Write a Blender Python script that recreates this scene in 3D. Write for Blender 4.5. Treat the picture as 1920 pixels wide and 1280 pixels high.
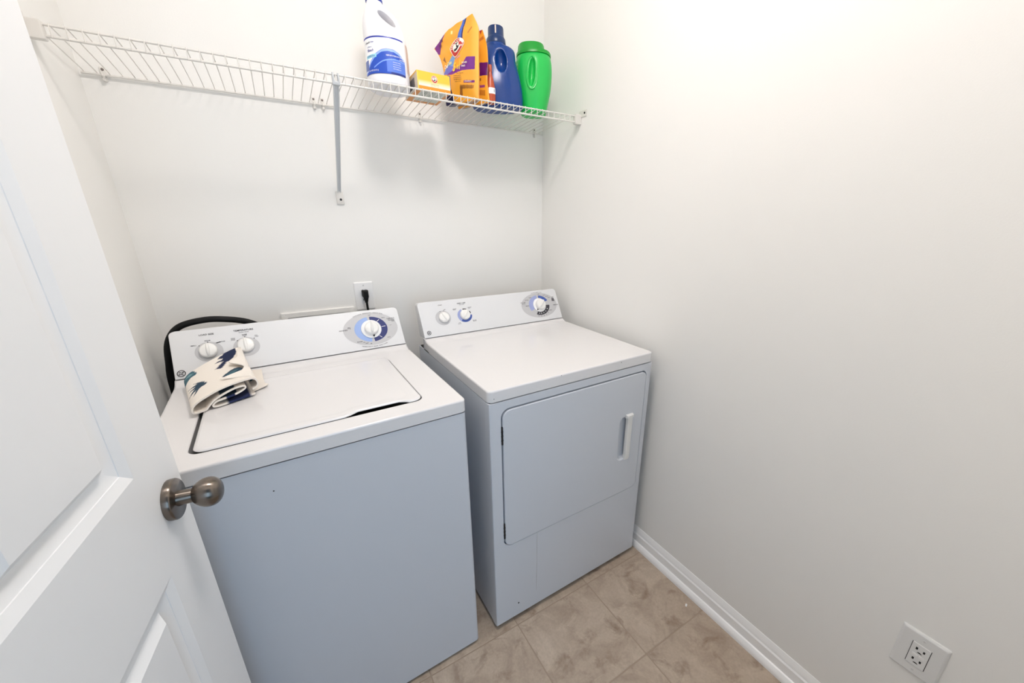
import bpy, bmesh, math, random
import numpy as np
from mathutils import Vector, Matrix
random.seed(7)
for o in list(bpy.data.objects): bpy.data.objects.remove(o)
SC = bpy.context.scene; COL = SC.collection
PI = math.pi

# ------------------------------------------------------------------ camera
def lin(c):
    return tuple(((v/255/12.92) if v/255 <= .04045 else ((v/255+.055)/1.055)**2.4) for v in c)
CAM = Vector((-1.16667, -1.8096, 1.42616)); YAW, PIT, ROLL = -0.56447, 0.33214, 0.00719
fw = Vector((-math.sin(YAW)*math.cos(PIT), math.cos(YAW)*math.cos(PIT), -math.sin(PIT)))
rt0 = Vector((math.cos(YAW), math.sin(YAW), 0)); up0 = rt0.cross(fw)
rt = rt0*math.cos(ROLL)+up0*math.sin(ROLL); up = up0*math.cos(ROLL)-rt0*math.sin(ROLL)
cd = bpy.data.cameras.new('camera'); co = bpy.data.objects.new('camera', cd); COL.objects.link(co)
M = Matrix((rt, up, -fw)).transposed().to_4x4(); M.translation = CAM; co.matrix_world = M
cd.sensor_width = 36; cd.sensor_fit = 'HORIZONTAL'; cd.lens = 737.03*36/1920
cd.shift_x = (960-1007.96)/1920; cd.shift_y = (663.34-640)/1920; cd.clip_start = .02
SC.camera = co
# ------------------------------------------------------------------ light and view
w = bpy.data.worlds.new('world'); SC.world = w; w.use_nodes = True
bg = w.node_tree.nodes['Background']; bg.inputs[0].default_value = (.50, .75, 1.0, 1); bg.inputs[1].default_value = .22
al = bpy.data.lights.new('hall_daylight', 'AREA'); al.shape = 'RECTANGLE'; al.size = 2.2; al.size_y = 1.5
al.energy = 31; al.color = (.47, .72, 1.0)
ao = bpy.data.objects.new('hall_daylight', al); COL.objects.link(ao)
ao.location = (-1.5, -3.75, 1.4); ao.rotation_euler = (PI/2, 0, -.2)
LAMP_STRENGTH = 57.5; LAMP_COLOR = (1.0, .935, .90); LAMP_POS = (-.785, -1.10)
SC.view_settings.view_transform = 'Standard'; SC.view_settings.look = 'None'
SC.view_settings.gamma = 1; SC.view_settings.use_curve_mapping = False
SC.view_settings.exposure = 0.0
SC.cycles.max_bounces = 12; SC.cycles.diffuse_bounces = 8

# ------------------------------------------------------------------ materials
def mat(name, rgb, rough=.5, metal=0, spec=.5, bump=0, bscale=200, coat=0, var=None):
    m = bpy.data.materials.new(name); m.use_nodes = True; nt = m.node_tree
    b = nt.nodes['Principled BSDF']
    b.inputs['Base Color'].default_value = (*lin(rgb), 1); b.inputs['Roughness'].default_value = rough
    b.inputs['Metallic'].default_value = metal; b.inputs['Specular IOR Level'].default_value = spec
    if coat: b.inputs['Coat Weight'].default_value = coat; b.inputs['Coat Roughness'].default_value = .08
    if bump or var:
        tc = nt.nodes.new('ShaderNodeTexCoord'); n = nt.nodes.new('ShaderNodeTexNoise')
        n.inputs['Scale'].default_value = bscale; n.inputs['Detail'].default_value = 4
        nt.links.new(tc.outputs['Object'], n.inputs['Vector'])
    if bump:
        bp = nt.nodes.new('ShaderNodeBump'); bp.inputs['Strength'].default_value = bump; bp.inputs['Distance'].default_value = .002
        nt.links.new(n.outputs['Fac'], bp.inputs['Height']); nt.links.new(bp.outputs['Normal'], b.inputs['Normal'])
    if var:
        n2 = nt.nodes.new('ShaderNodeTexNoise'); n2.inputs['Scale'].default_value = var[0]; n2.inputs['Detail'].default_value = 3
        nt.links.new(tc.outputs['Object'], n2.inputs['Vector'])
        mx = nt.nodes.new('ShaderNodeMix'); mx.data_type = 'RGBA'
        mx.inputs[6].default_value = (*lin(rgb), 1); mx.inputs[7].default_value = (*lin(var[1]), 1)
        nt.links.new(n2.outputs['Fac'], mx.inputs[0]); nt.links.new(mx.outputs[2], b.inputs['Base Color'])
    return m
def attr_mat(name, rough=.4, coat=0, bump=0, bscale=60):
    m = mat(name, (255,255,255), rough, bump=bump, bscale=bscale, coat=coat); nt = m.node_tree
    a = nt.nodes.new('ShaderNodeAttribute'); a.attribute_name = 'print'
    nt.links.new(a.outputs['Color'], nt.nodes['Principled BSDF'].inputs['Base Color']); return m
WALL = mat('wall_paint', (237,236,233), .75, bump=.08, bscale=260, spec=.3)
CEIL = mat('ceiling_paint', (240,238,234), .9)
TRIM = mat('trim_paint', (248,248,248), .34)
DOORM = mat('door_paint', (238,239,240), .42, bump=.03, bscale=120)
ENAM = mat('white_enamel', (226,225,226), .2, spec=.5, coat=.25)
ENAM_SHADED = mat('white_enamel_shaded', (207,211,218), .32, spec=.45)  # same paint as the tops, darkened and blued to carry front-face shade
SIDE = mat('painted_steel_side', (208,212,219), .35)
CONS = mat('console_plastic', (222,223,225), .38)
KNOBM = mat('knob_plastic', (240,239,236), .3)
GAP = mat('dark_gap', (40,36,34), .8)
BLACK = mat('black_rubber', (9,9,9), .6, spec=.3)
NICKEL = mat('brushed_nickel', (128,119,111), .26, metal=1)
nt = NICKEL.node_tree; tg = nt.nodes.new('ShaderNodeTangent'); tg.direction_type = 'RADIAL'; tg.axis = 'X'
nt.links.new(tg.outputs[0], nt.nodes['Principled BSDF'].inputs['Tangent']); nt.nodes['Principled BSDF'].inputs['Anisotropic'].default_value = .9; nt.nodes['Principled BSDF'].inputs['Anisotropic Rotation'].default_value = .25
HINGE = mat('dark_hinge_metal', (60,58,58), .45, metal=.8)
WIRE = mat('white_vinyl_wire', (222,219,214), .4)
PLATE = mat('outlet_plate', (238,237,236), .35)
PLATE2 = mat('outlet_plate_grey_white', (226,226,225), .35)
INK = mat('print_ink', (38,34,38), .6)
INKL = mat('print_ink_light', (104,100,106), .6)
GREYP = mat('print_grey', (196,196,198), .5)
GREYD = mat('knob_skirt_grey', (206,206,206), .4)
NAVY = mat('print_navy', (24,40,110), .5)
LBLUE = mat('print_light_blue', (150,176,226), .5)
LILAC = mat('print_lilac', (160,170,214), .5)
MBLUE = mat('print_mid_blue', (66,92,168), .5)
CHAR = mat('print_charcoal', (58,56,64), .5)
WHITEP = mat('print_white', (244,244,244), .5)
BLUEPL = mat('blue_plastic', (6,58,130), .24, spec=.5)
BLUECAP = mat('blue_cap_plastic', (12,48,98), .3)
GREENPL = mat('green_plastic', (26,188,80), .3)
GREENCAP = mat('green_cap_plastic', (10,150,44), .34)
WHITEPL = mat('white_plastic', (236,236,240), .32)
CAPBLUE = mat('bleach_cap_blue', (34,62,160), .35)
ORANGEPL = mat('orange_red_plastic', (176,74,40), .3)
PRINT = attr_mat('printed_label', .35)
FOIL = attr_mat('printed_pouch_film', .28, coat=.3, bump=.25, bscale=28)
CARD = attr_mat('printed_carton', .45)
CLOTH = attr_mat('printed_cotton', .9, bump=.3, bscale=900)
GROUT = mat('grout', (166,149,132), .9, bump=.2)
SCRAPM = mat('white_paper', (245,245,245), .6)
def tile_mat():
    m = bpy.data.materials.new('travertine_tile'); m.use_nodes = True; nt = m.node_tree; N = nt.nodes; L = nt.links
    b = N['Principled BSDF']; b.inputs['Roughness'].default_value = .48
    tc = N.new('ShaderNodeTexCoord'); oi = N.new('ShaderNodeObjectInfo')
    cmb = N.new('ShaderNodeCombineXYZ'); ml = N.new('ShaderNodeMath'); ml.operation = 'MULTIPLY'; ml.inputs[1].default_value = 37
    L.new(oi.outputs['Random'], ml.inputs[0]); L.new(ml.outputs[0], cmb.inputs[2]); L.new(ml.outputs[0], cmb.inputs[0])
    add = N.new('ShaderNodeVectorMath'); L.new(tc.outputs['Object'], add.inputs[0]); L.new(cmb.outputs[0], add.inputs[1])
    n1 = N.new('ShaderNodeTexNoise'); n1.inputs['Scale'].default_value = 9; n1.inputs['Detail'].default_value = 7; n1.inputs['Roughness'].default_value = .62; n1.inputs['Distortion'].default_value = .9
    n2 = N.new('ShaderNodeTexNoise'); n2.inputs['Scale'].default_value = 12; n2.inputs['Detail'].default_value = 9; n2.inputs['Roughness'].default_value = .66; n2.inputs['Distortion'].default_value = .5
    n3 = N.new('ShaderNodeTexNoise'); n3.inputs['Scale'].default_value = 120; n3.inputs['Detail'].default_value = 3
    for n in (n1, n2, n3): L.new(add.outputs[0], n.inputs['Vector'])
    r1 = N.new('ShaderNodeValToRGB'); e = r1.color_ramp.elements
    e[0].position = .32; e[0].color = (*lin((164,146,129)), 1); e[1].position = .68; e[1].color = (*lin((196,180,162)), 1)
    r2 = N.new('ShaderNodeValToRGB'); e = r2.color_ramp.elements
    e[0].position = .53; e[0].color = (0,0,0,1); e[1].position = .72; e[1].color = (1,1,1,1)
    r3 = N.new('ShaderNodeValToRGB'); e = r3.color_ramp.elements
    e[0].position = .3; e[0].color = (.93,.93,.93,1); e[1].position = .7; e[1].color = (1.05,1.05,1.05,1)
    L.new(n1.outputs['Fac'], r1.inputs[0]); L.new(n2.outputs['Fac'], r2.inputs[0]); L.new(n3.outputs['Fac'], r3.inputs[0])
    mx = N.new('ShaderNodeMix'); mx.data_type = 'RGBA'; mx.inputs[7].default_value = (*lin((124,99,80)), 1)
    sc = N.new('ShaderNodeMath'); sc.operation = 'MULTIPLY'; sc.inputs[1].default_value = .75
    L.new(r2.outputs[0], sc.inputs[0]); L.new(sc.outputs[0], mx.inputs[0]); L.new(r1.outputs[0], mx.inputs[6])
    m2 = N.new('ShaderNodeMix'); m2.data_type = 'RGBA'; m2.blend_type = 'MULTIPLY'; m2.inputs[0].default_value = 1
    L.new(mx.outputs[2], m2.inputs[6]); L.new(r3.outputs[0], m2.inputs[7]); L.new(m2.outputs[2], b.inputs['Base Color'])
    bp = N.new('ShaderNodeBump'); bp.inputs['Strength'].default_value = .15; bp.inputs['Distance'].default_value = .002
    L.new(n2.outputs['Fac'], bp.inputs['Height']); L.new(bp.outputs[0], b.inputs['Normal']); return m
TILE = tile_mat()

# ------------------------------------------------------------------ mesh helpers
def rr(x0, x1, y0, y1, r, k=6):
    """rounded rectangle, ccw; r = one radius or (bl, br, tr, tl)"""
    if not isinstance(r, (tuple, list)): r = (r,)*4
    P = []
    for (cx, cy, a, q) in ((x0, y0, PI, r[0]), (x1, y0, 1.5*PI, r[1]), (x1, y1, 0, r[2]), (x0, y1, .5*PI, r[3])):
        ox = cx+q if cx == x0 else cx-q; oy = cy+q if cy == y0 else cy-q
        for i in range(k+1):
            t = a+.5*PI*i/k; P.append((ox+q*math.cos(t), oy+q*math.sin(t)))
    return P
WN = {'top_panel', 'lid', 'front_panel', 'dryer_door', 'cabinet', 'control_panel', 'cover_plate', 'receptacle', 'door_handle', 'end_bracket', 'door_leaf'}
class MB:
    def __init__(s): s.v = []; s.f = []; s.m = []
    def add(s, vs, fs, mi=0):
        o = len(s.v); s.v += [tuple(p) for p in vs]
        for f in fs: s.f.append([o+i for i in f]); s.m.append(mi)
        return s
    def loops(s, L, cap0=False, cap1=False, mi=0, closed=True):
        n = len(L[0]); vs = [p for l in L for p in l]; fs = []
        for j in range(len(L)-1):
            for i in range(n if closed else n-1):
                a = j*n+i; b = j*n+(i+1) % n; fs.append([a, b, b+n, a+n])
        if cap0: fs.append(list(range(n))[::-1])
        if cap1: fs.append([(len(L)-1)*n+i for i in range(n)])
        return s.add(vs, fs, mi)
    def box(s, x0, x1, y0, y1, z0, z1, bev=0, seg=2, mi=0):
        bm = bmesh.new(); bmesh.ops.create_cube(bm, size=1)
        for v in bm.verts: v.co = Vector(((x0+x1)/2+v.co.x*(x1-x0), (y0+y1)/2+v.co.y*(y1-y0), (z0+z1)/2+v.co.z*(z1-z0)))
        if bev: bmesh.ops.bevel(bm, geom=bm.edges[:], offset=bev, segments=seg, affect='EDGES', profile=.5)
        bm.verts.index_update(); s.add([v.co[:] for v in bm.verts], [[v.index for v in f.verts] for f in bm.faces], mi); bm.free(); return s
    def tube(s, path, r, n=10, mi=0, caps=True):
        P = [Vector(p) for p in path]; L = []; nrm = None
        for i, p in enumerate(P):
            t = (P[min(i+1, len(P)-1)]-P[max(i-1, 0)]).normalized()
            if nrm is None:
                nrm = t.orthogonal().normalized()
            else:
                nrm = (nrm-t*nrm.dot(t)).normalized()
            b = t.cross(nrm); q = r[i] if isinstance(r, (list, tuple)) else r
            L.append([(p+nrm*q*math.cos(2*PI*j/n)+b*q*math.sin(2*PI*j/n))[:] for j in range(n)])
        return s.loops(L, caps, caps, mi)
    def lathe(s, prof, org=(0,0,0), ax=(0,0,1), n=32, mi=0, cap=True):
        a = Vector(ax).normalized(); u = a.orthogonal().normalized(); v = a.cross(u); o = Vector(org)
        L = [[(o+a*h+u*r*math.cos(2*PI*j/n)+v*r*math.sin(2*PI*j/n))[:] for j in range(n)] for r, h in prof]
        return s.loops(L, cap, cap, mi)
    def prism(s, poly, axis, a0, a1, mi=0):
        """2-D polygon extruded along x|y|z"""
        def P(p, a): return {'x': (a, p[0], p[1]), 'y': (p[0], a, p[1]), 'z': (p[0], p[1], a)}[axis]
        return s.loops([[P(p, a0) for p in poly], [P(p, a1) for p in poly]], True, True, mi)
    def build(s, name, mats, parent=None, smooth=40, fix=True):
        me = bpy.data.meshes.new(name); me.from_pydata(s.v, [], s.f)
        for m in (mats if isinstance(mats, (list, tuple)) else [mats]): me.materials.append(m)
        me.polygons.foreach_set('material_index', s.m); me.update()
        if fix:
            bm = bmesh.new(); bm.from_mesh(me); bmesh.ops.recalc_face_normals(bm, faces=bm.faces); bm.to_mesh(me); bm.free()
        if smooth:
            me.shade_smooth(); me.set_sharp_from_angle(angle=math.radians(smooth))
        o = link(name, me, parent)
        if name in WN:
            md = o.modifiers.new('normals', 'WEIGHTED_NORMAL'); md.mode = 'FACE_AREA'; md.weight = 90; md.keep_sharp = True
        return o
def link(name, me, parent=None):
    o = bpy.data.objects.new(name, me); COL.objects.link(o)
    if parent is not None: o.parent = parent
    return o
def tag(o, label=None, cat=None, group=None, kind=None):
    for k, v in (('label', label), ('category', cat), ('group', group), ('kind', kind)):
        if v: o[k] = v
    return o
def empty(name, loc, rz=0, rx=0):
    o = bpy.data.objects.new(name, None); COL.objects.link(o); o.location = loc; o.rotation_euler = (rx, 0, rz); o.empty_display_size = .05; return o
def crom(pts, n=8):
    P = [Vector(p) for p in pts]; P = [2*P[0]-P[1]]+P+[2*P[-1]-P[-2]]; out = []
    for i in range(1, len(P)-2):
        for j in range(n):
            t = j/n; a, b, c, d = P[i-1:i+3]
            out.append(.5*((2*b)+(c-a)*t+(2*a-5*b+4*c-d)*t*t+(3*b-a-3*c+d)*t**3))
    out.append(P[-2]); return out
def interp(tab, x):
    xs = [t[0] for t in tab]
    if isinstance(tab[0][1], (tuple, list)):
        return tuple(float(np.interp(x, xs, [t[1][k] for t in tab])) for k in range(len(tab[0][1])))
    return float(np.interp(x, xs, [t[1] for t in tab]))
def text_geo(body, width=None, height=None, shear=0):
    c = bpy.data.curves.new('t', 'FONT'); c.body = body; c.size = 1; c.shear = shear; c.offset = .014; c.resolution_u = 2; c.align_x = 'CENTER'
    o = bpy.data.objects.new('t', c); me = bpy.data.meshes.new_from_object(o)
    V = np.array([v.co[:2] for v in me.vertices]); F = [list(p.vertices) for p in me.polygons]
    bpy.data.objects.remove(o); bpy.data.curves.remove(c); bpy.data.meshes.remove(me)
    if len(V) == 0: return [], []
    lo = V.min(0); hi = V.max(0); V = V-(lo+hi)/2; ext = hi-lo
    sx = width/ext[0] if width else None; sy = height/ext[1] if height else None
    sx = sx or sy; sy = sy or sx
    return [(x*sx, y*sy) for x, y in V], F
def in_poly(X, Y, poly):
    r = np.zeros(X.shape, bool); n = len(poly); j = n-1
    for i in range(n):
        xi, yi = poly[i]; xj, yj = poly[j]
        if yi != yj:
            r ^= ((yi > Y) != (yj > Y)) & (X < (xj-xi)*(Y-yi)/(yj-yi)+xi)
        j = i
    return r
def set_print(o, cols):
    a = o.data.color_attributes.new('print', 'FLOAT_COLOR', 'POINT')
    c = np.ones((len(o.data.vertices), 4), np.float32); c[:, :3] = cols; a.data.foreach_set('color', c.ravel())
def LN(rgb): return np.array(lin(rgb), np.float32)

# ================================================================== THE ROOM
XL, YF, ZC = -1.57, -1.93, 2.75
def slab(name, b, m, bev=0):
    o = MB().box(*b, bev=bev).build(name, m, smooth=0); o['kind'] = 'structure'; return o
floor = slab('floor', (XL-.12, .12, -3.2, .12, -.1, -.0014), GROUT)
T, TX, TA = .32753, -.65948, -.88443; g = .0021
for i in range(-4, 4):
    for j in range(-5, 4):
        x0, x1 = TX+i*T, TX+(i+1)*T; y0, y1 = TA+j*T, TA+(j+1)*T
        if x0 > -.003 or x1 < XL or y0 > 0 or y1 < -2.4: continue
        x0 = max(x0+g, XL); x1 = min(x1-g, 0); y0 += g; y1 = min(y1-g, 0)
        if x1-x0 < .004 or y1-y0 < .004: continue
        cx, cy = (x0+x1)/2, (y0+y1)/2
        t = MB().loops([[(x-cx, y-cy, z) for x, y in rr(x0+e, x1-e, y0+e, y1-e, .002, 1)] for z, e in ((-.004, 0), (-.0007, 0), (0, .0012))], False, True).build('tile', TILE, floor, smooth=0)
        t.location = (cx, cy, random.uniform(-.0003, 0))
slab('wall_back', (XL-.12, .12, 0, .12, -.1, ZC), WALL)
slab('wall_right', (0, .12, -3.2, 0, -.1, ZC), WALL)
slab('wall_left', (XL-.12, XL, -3.2, 0, -.1, ZC), WALL)
ceiling = slab('ceiling', (XL-.12, .12, YF-.12, .12, ZC, ZC+.1), CEIL)
DX0, DX1, DH = -1.53, -.58, 2.1
wf = MB().box(XL, DX0, YF-.12, YF, -.1, ZC).box(DX1, 0, YF-.12, YF, -.1, ZC).box(DX0, DX1, YF-.12, YF, DH, ZC).build('wall_front', WALL, smooth=0); wf['kind'] = 'structure'
BBP = [(0, 0), (.0265, 0), (.0265, .007), (.0255, .013), (.0225, .020), (.0175, .026), (.013, .0285), (.0128, .062), (.0088, .0675), (.0088, .0705), (.0058, .080), (.0050, .083), (.0028, .092), (.0015, .095), (0, .095)]
def baseboard(name, horiz, a0, a1, sgn, pos):
    mb = MB()
    if horiz: mb.prism([(pos+sgn*d, z) for d, z in BBP], 'x', a0, a1)
    else: mb.prism([(pos+sgn*d, z) for d, z in BBP], 'y', a0, a1)
    o = mb.build(name, TRIM, smooth=20); o['kind'] = 'structure'
baseboard('baseboard_right', False, YF, 0, -1, 0)
baseboard('baseboard_back', True, XL, -.0265, -1, 0)
baseboard('baseboard_left', False, YF, -.0265, 1, XL)
cas = MB()
for x0, x1, z0, z1 in ((DX1-.012, DX1+.062, 0, DH+.062), (DX0-.03, DX0+.012, 0, DH+.062), (DX0-.03, DX1+.062, DH-.012, DH+.062)):
    cas.box(x0, x1, YF, YF+.016, z0, z1, .003)
cas.box(DX1-.012, DX1, YF-.12, YF, 0, DH).box(DX0, DX0+.012, YF-.12, YF, 0, DH).box(DX0, DX1, YF-.12, YF, DH-.012, DH)
o = cas.build('trim_1', TRIM, smooth=20); o['kind'] = 'structure'

# ceiling lamp (flush dome)
lamp = empty('ceiling_lamp', (LAMP_POS[0], LAMP_POS[1], ZC)); tag(lamp, 'round flush ceiling lamp with glowing glass dome over the room', 'lamp')
MB().lathe([(.001, 0), (.165, 0), (.168, -.006), (.168, -.03), (.16, -.034), (.001, -.034)], n=48).build('lamp_base', NICKEL, lamp)
gm = bpy.data.materials.new('lit_glass'); gm.use_nodes = True; nt = gm.node_tree
b = nt.nodes['Principled BSDF']; b.inputs['Base Color'].default_value = (.9, .88, .84, 1)
b.inputs['Emission Color'].default_value = (*LAMP_COLOR, 1); b.inputs['Emission Strength'].default_value = LAMP_STRENGTH
MB().lathe([(.155*math.cos(a), -.034-.07*math.sin(a)) for a in np.linspace(0, 1.55, 10)], n=48).build('lamp_dome', gm, lamp)

# ------------------------------------------------------------------ door
door = empty('door_1', (-1.38893, -.96418, 0), -.1247); door['kind'] = 'structure'
# local: +x = face normal (towards the room), -y = away from the latch edge
DW, DT, DHH = .91, .035, 2.085
ps = [(.1285, .39), (.52, .7815)]; pz = [(.22, .8805), (1.065, 1.70), (1.82, 1.97)]
prof = [(0, 0), (.0145, -.0062), (.0150, -.0072), (.031, -.0135), (.034, -.0138), (.0475, -.003)]
leaf = MB()
for side in (0, 1):
    def P(s, z, d): return ((d if side == 0 else -DT-d), -s, z)
    sb = sorted({.002, DW-.002, *[q for p_ in ps for q in p_]}); zb = sorted({.012, DHH, *[q for p_ in pz for q in p_]})
    for i in range(len(sb)-1):
        for j in range(len(zb)-1):
            if any(abs(sb[i]-a) < 1e-6 and abs(sb[i+1]-b_) < 1e-6 for a, b_ in ps) and any(abs(zb[j]-a) < 1e-6 for a, b_ in pz): continue
            leaf.add([P(sb[i], zb[j], 0), P(sb[i+1], zb[j], 0), P(sb[i+1], zb[j+1], 0), P(sb[i], zb[j+1], 0)], [[0, 1, 2, 3]])
    for s0, s1 in ps:
        for z0, z1 in pz:
            leaf.loops([[P(s0+d, z0+d, h), P(s1-d, z0+d, h), P(s1-d, z1-d, h), P(s0+d, z1-d, h)] for d, h in prof], False, True)
ring = []
for x, e in ((0, .002), (-.002, 0), (-DT+.002, 0), (-DT, .002)):
    ring.append([(x, -e, .012), (x, -DW+e, .012), (x, -DW+e, DHH), (x, -e, DHH)])
leaf.loops(ring)
leaf.build('door_leaf', DOORM, door, smooth=25)
kb = empty('door_knob', (0, -.0585, .9752)); kb.parent = door
def knob_lathe(sg, x0):
    ax = (sg, 0, 0)
    r_ = MB().lathe([(.001, 0), (.034, 0), (.0345, .003), (.0345, .0085), (.0335, .0105), (.032, .0115), (.001, .0115)], (x0, 0, 0), ax, 48).build('rosette', NICKEL, kb)
    MB().lathe([(.001, .0115), (.0135, .0115), (.013, .014), (.012, .029), (.0115, .031)]+[(.0130, .0315), (.0165, .0340), (.0196, .0375), (.0222, .0415), (.0240, .0455), (.0250, .0495), (.0253, .0535), (.0249, .0575), (.0236, .0615), (.0213, .0650), (.0180, .0680), (.0137, .0703), (.0085, .0716), (.0006, .0720)], (x0, 0, 0), ax, 48).build('knob_grip', NICKEL, kb)
knob_lathe(1, 0); knob_lathe(-1, -DT)
for hz in (.25, 1.05, 1.85):
    h = MB().lathe([(.007, -.045), (.007, .045)], (.006, -DW-.004, hz), (0, 0, 1), 12).box(-.03, .001, -DW-.001, -DW+.002, hz-.045, hz+.045).build('hinge', NICKEL, door)

# ================================================================== WIRE SHELF
SZ, SD, SSL, SB = 1.8338, .292, .0222, -.0223
def dz(y): return SZ+SB*(y+SD)/(SD-.008)
shelf = empty('wire_shelf', (-.785, -.006, dz(-.006))); tag(shelf, 'white vinyl coated wire shelf spanning the back wall above the two machines', 'shelf')
O = Vector(shelf.location)
def W(p): return tuple(Vector(p)-O)
xa, xb = XL+.006, -.006
MB().tube([W((xa, -SD, SZ)), W((xb, -SD, SZ))], .0028, 10).build('front_rail', WIRE, shelf)
MB().tube([W((xa, -SD, SZ-SSL)), W((xb, -SD, SZ-SSL))], .0032, 10).build('lip_rail', WIRE, shelf)
MB().tube([W((xa, -.0085, dz(-.0085)-.003)), W((xb, -.0085, dz(-.0085)-.003))], .0032, 10).build('back_rail', WIRE, shelf)
wr = .0013
path = [(0, -.006, dz(-.006)+.0005)]+[(0, y, dz(y)+.0016) for y in (-.03, -.27)]+[(0, -SD+.004, SZ+.0026), (0, -SD-.001, SZ+.0032), (0, -SD-.0038, SZ+.0005), (0, -SD-.0036, SZ-.012), (0, -SD-.0036, SZ-SSL-.002)]
wm = MB().tube([W((O.x, p[1], p[2])) for p in path], wr, 6).build('deck_wire', WIRE, shelf)
k = 0; x = -1.5301-.02679
first = True
while x < -.012:
    o = wm if first else wm.copy()
    if not first: COL.objects.link(o)
    first = False; o.location.x = x-O.x; x += .02679
SCREWM = mat('dull_screw', (120,112,106), .5, metal=.3)
def end_bracket(xw, sg):
    e = MB().box(min(xw, xw+sg*.03), max(xw, xw+sg*.03), -SD-.011, -SD+.011, SZ-SSL-.009, SZ+.007, .003)
    e.box(min(xw, xw+sg*.004), max(xw, xw+sg*.004), -SD-.045, -SD+.004, SZ-.004, SZ+.02, .0015)
    e.v = [W(p) for p in e.v]; eb = e.build('end_bracket', WIRE, shelf)
    MB().lathe([(.0001, .0), (.0042, 0), (.0038, .0014), (.0001, .0016)], W((xw+sg*.004, -SD-.034, SZ+.009)), (sg, 0, 0), 12).build('screw', HINGE, eb)
end_bracket(0, -1); end_bracket(XL, 1)
for cx in (-1.518, -.981, -.953, -.60, -.051):
    zc = dz(-.0085)-.003
    e = MB().box(cx-.006, cx+.006, -.005, 0, zc-.014, zc+.022, .0015)
    e.tube([(cx, -.003, zc-.008), (cx, -.010, zc-.008), (cx, -.0145, zc-.002), (cx, -.0125, zc+.004)], .0035, 8)
    e.box(cx-.004, cx+.004, -.014, 0, zc-.016, zc-.008, .002)
    e.v = [W(p) for p in e.v]; c_ = e.build('wall_clip', WIRE, shelf)
    MB().lathe([(.0001, 0), (.0036, 0), (.003, .0014), (.0001, .0016)], W((cx, -.005, zc+.015)), (0, -1, 0), 12).build('screw', SCREWM, c_)
bx = -.9408
br = MB()
A_ = Vector((bx, -SD+.002, SZ-SSL-.004)); B_ = Vector((bx, -.007, 1.515)); d_ = (B_-A_).normalized(); n_ = Vector((0, d_.z, -d_.y))
def cs(p, wd, th): return [tuple(Vector(W(p))+Vector((a*wd, 0, 0))+n_*b_*th) for a, b_ in ((-1, -1), (1, -1), (1, 0), (.7, 0), (.5, -.6), (-.5, -.6), (-.7, 0), (-1, 0))]
br.loops([cs(A_, .0085, .007), cs(A_+(B_-A_)*.5, .0078, .007), cs(B_, .0065, .006)], True, True)
brace = br.build('support_brace', mat('grey_white_steel', (214,217,219), .4), shelf, smooth=30)
fo = MB().box(bx-.013, bx+.013, -.007, 0, 1.472, 1.520, .0025); fo.v = [W(p) for p in fo.v]; fo.build('brace_foot', WIRE, brace)
MB().lathe([(.0001, 0), (.0045, 0), (.004, .0016), (.0001, .0018)], W((bx+.002, -.007, 1.490)), (0, -1, 0), 12).build('screw', HINGE, brace)
cl = MB().box(bx-.011, bx+.011, -SD-.008, -SD+.006, SZ-SSL-.006, SZ-SSL+.005, .002)
for q in (-.0075, .0075): cl.box(bx+q-.0025, bx+q+.0025, -SD-.0085, -SD+.006, SZ-SSL, SZ+.0040, .0012)
cl.v = [W(p) for p in cl.v]; cl.build('brace_hook', mat('hook_grey', (190,194,198), .4), brace)

# ================================================================== MACHINES
class Frame:
    """console plane: u along x, v up the slope, h out of the face"""
    def __init__(s, yb, zb, yt, zt):
        d = Vector((0, yt-yb, zt-zb)); s.L = d.length; s.d = d/s.L; s.o = Vector((0, yb, zb)); s.n = Vector((0, -s.d.z, s.d.y))
    def __call__(s, u, v, h=0): return tuple(s.o+Vector((u, 0, 0))+s.d*v+s.n*h)
def put_text(mb, fr, body, u, v, width=None, height=None, h=.0009, mi=0, arc=None, shear=0):
    V, F = text_geo(body, width, height, shear)
    if not V: return
    if arc:  # bend on an ellipse (a, b), centred at (u, v) measured from angle arc[2]
        a, b_, th0 = arc; P = []
        for x, y in V:
            t = th0-x/((a+b_)/2)*(1 if math.sin(th0) > 0 else -1)
            s_ = 1 if math.sin(th0) > 0 else -1
            P.append(fr(u+(a+s_*y)*math.cos(t), v+(b_+s_*y)*math.sin(t), h))
    else: P = [fr(u+x, v+y, h) for x, y in V]
    mb.add(P, F, mi)
def sector(mb, fr, u, v, a0, b0, a1, b1, t0, t1, h, mi, n=40):
    L0 = [fr(u+a0*math.cos(t), v+b0*math.sin(t), h) for t in np.linspace(t0, t1, n)]
    L1 = [fr(u+a1*math.cos(t), v+b1*math.sin(t), h) for t in np.linspace(t0, t1, n)]
    mb.loops([L0, L1], mi=mi, closed=False)
def ell(mb, fr, u, v, a, b, h, mi, n=48): mb.add([fr(u+a*math.cos(t), v+b*math.sin(t), h) for t in np.linspace(0, 2*PI, n, endpoint=False)], [list(range(n))], mi)
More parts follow.
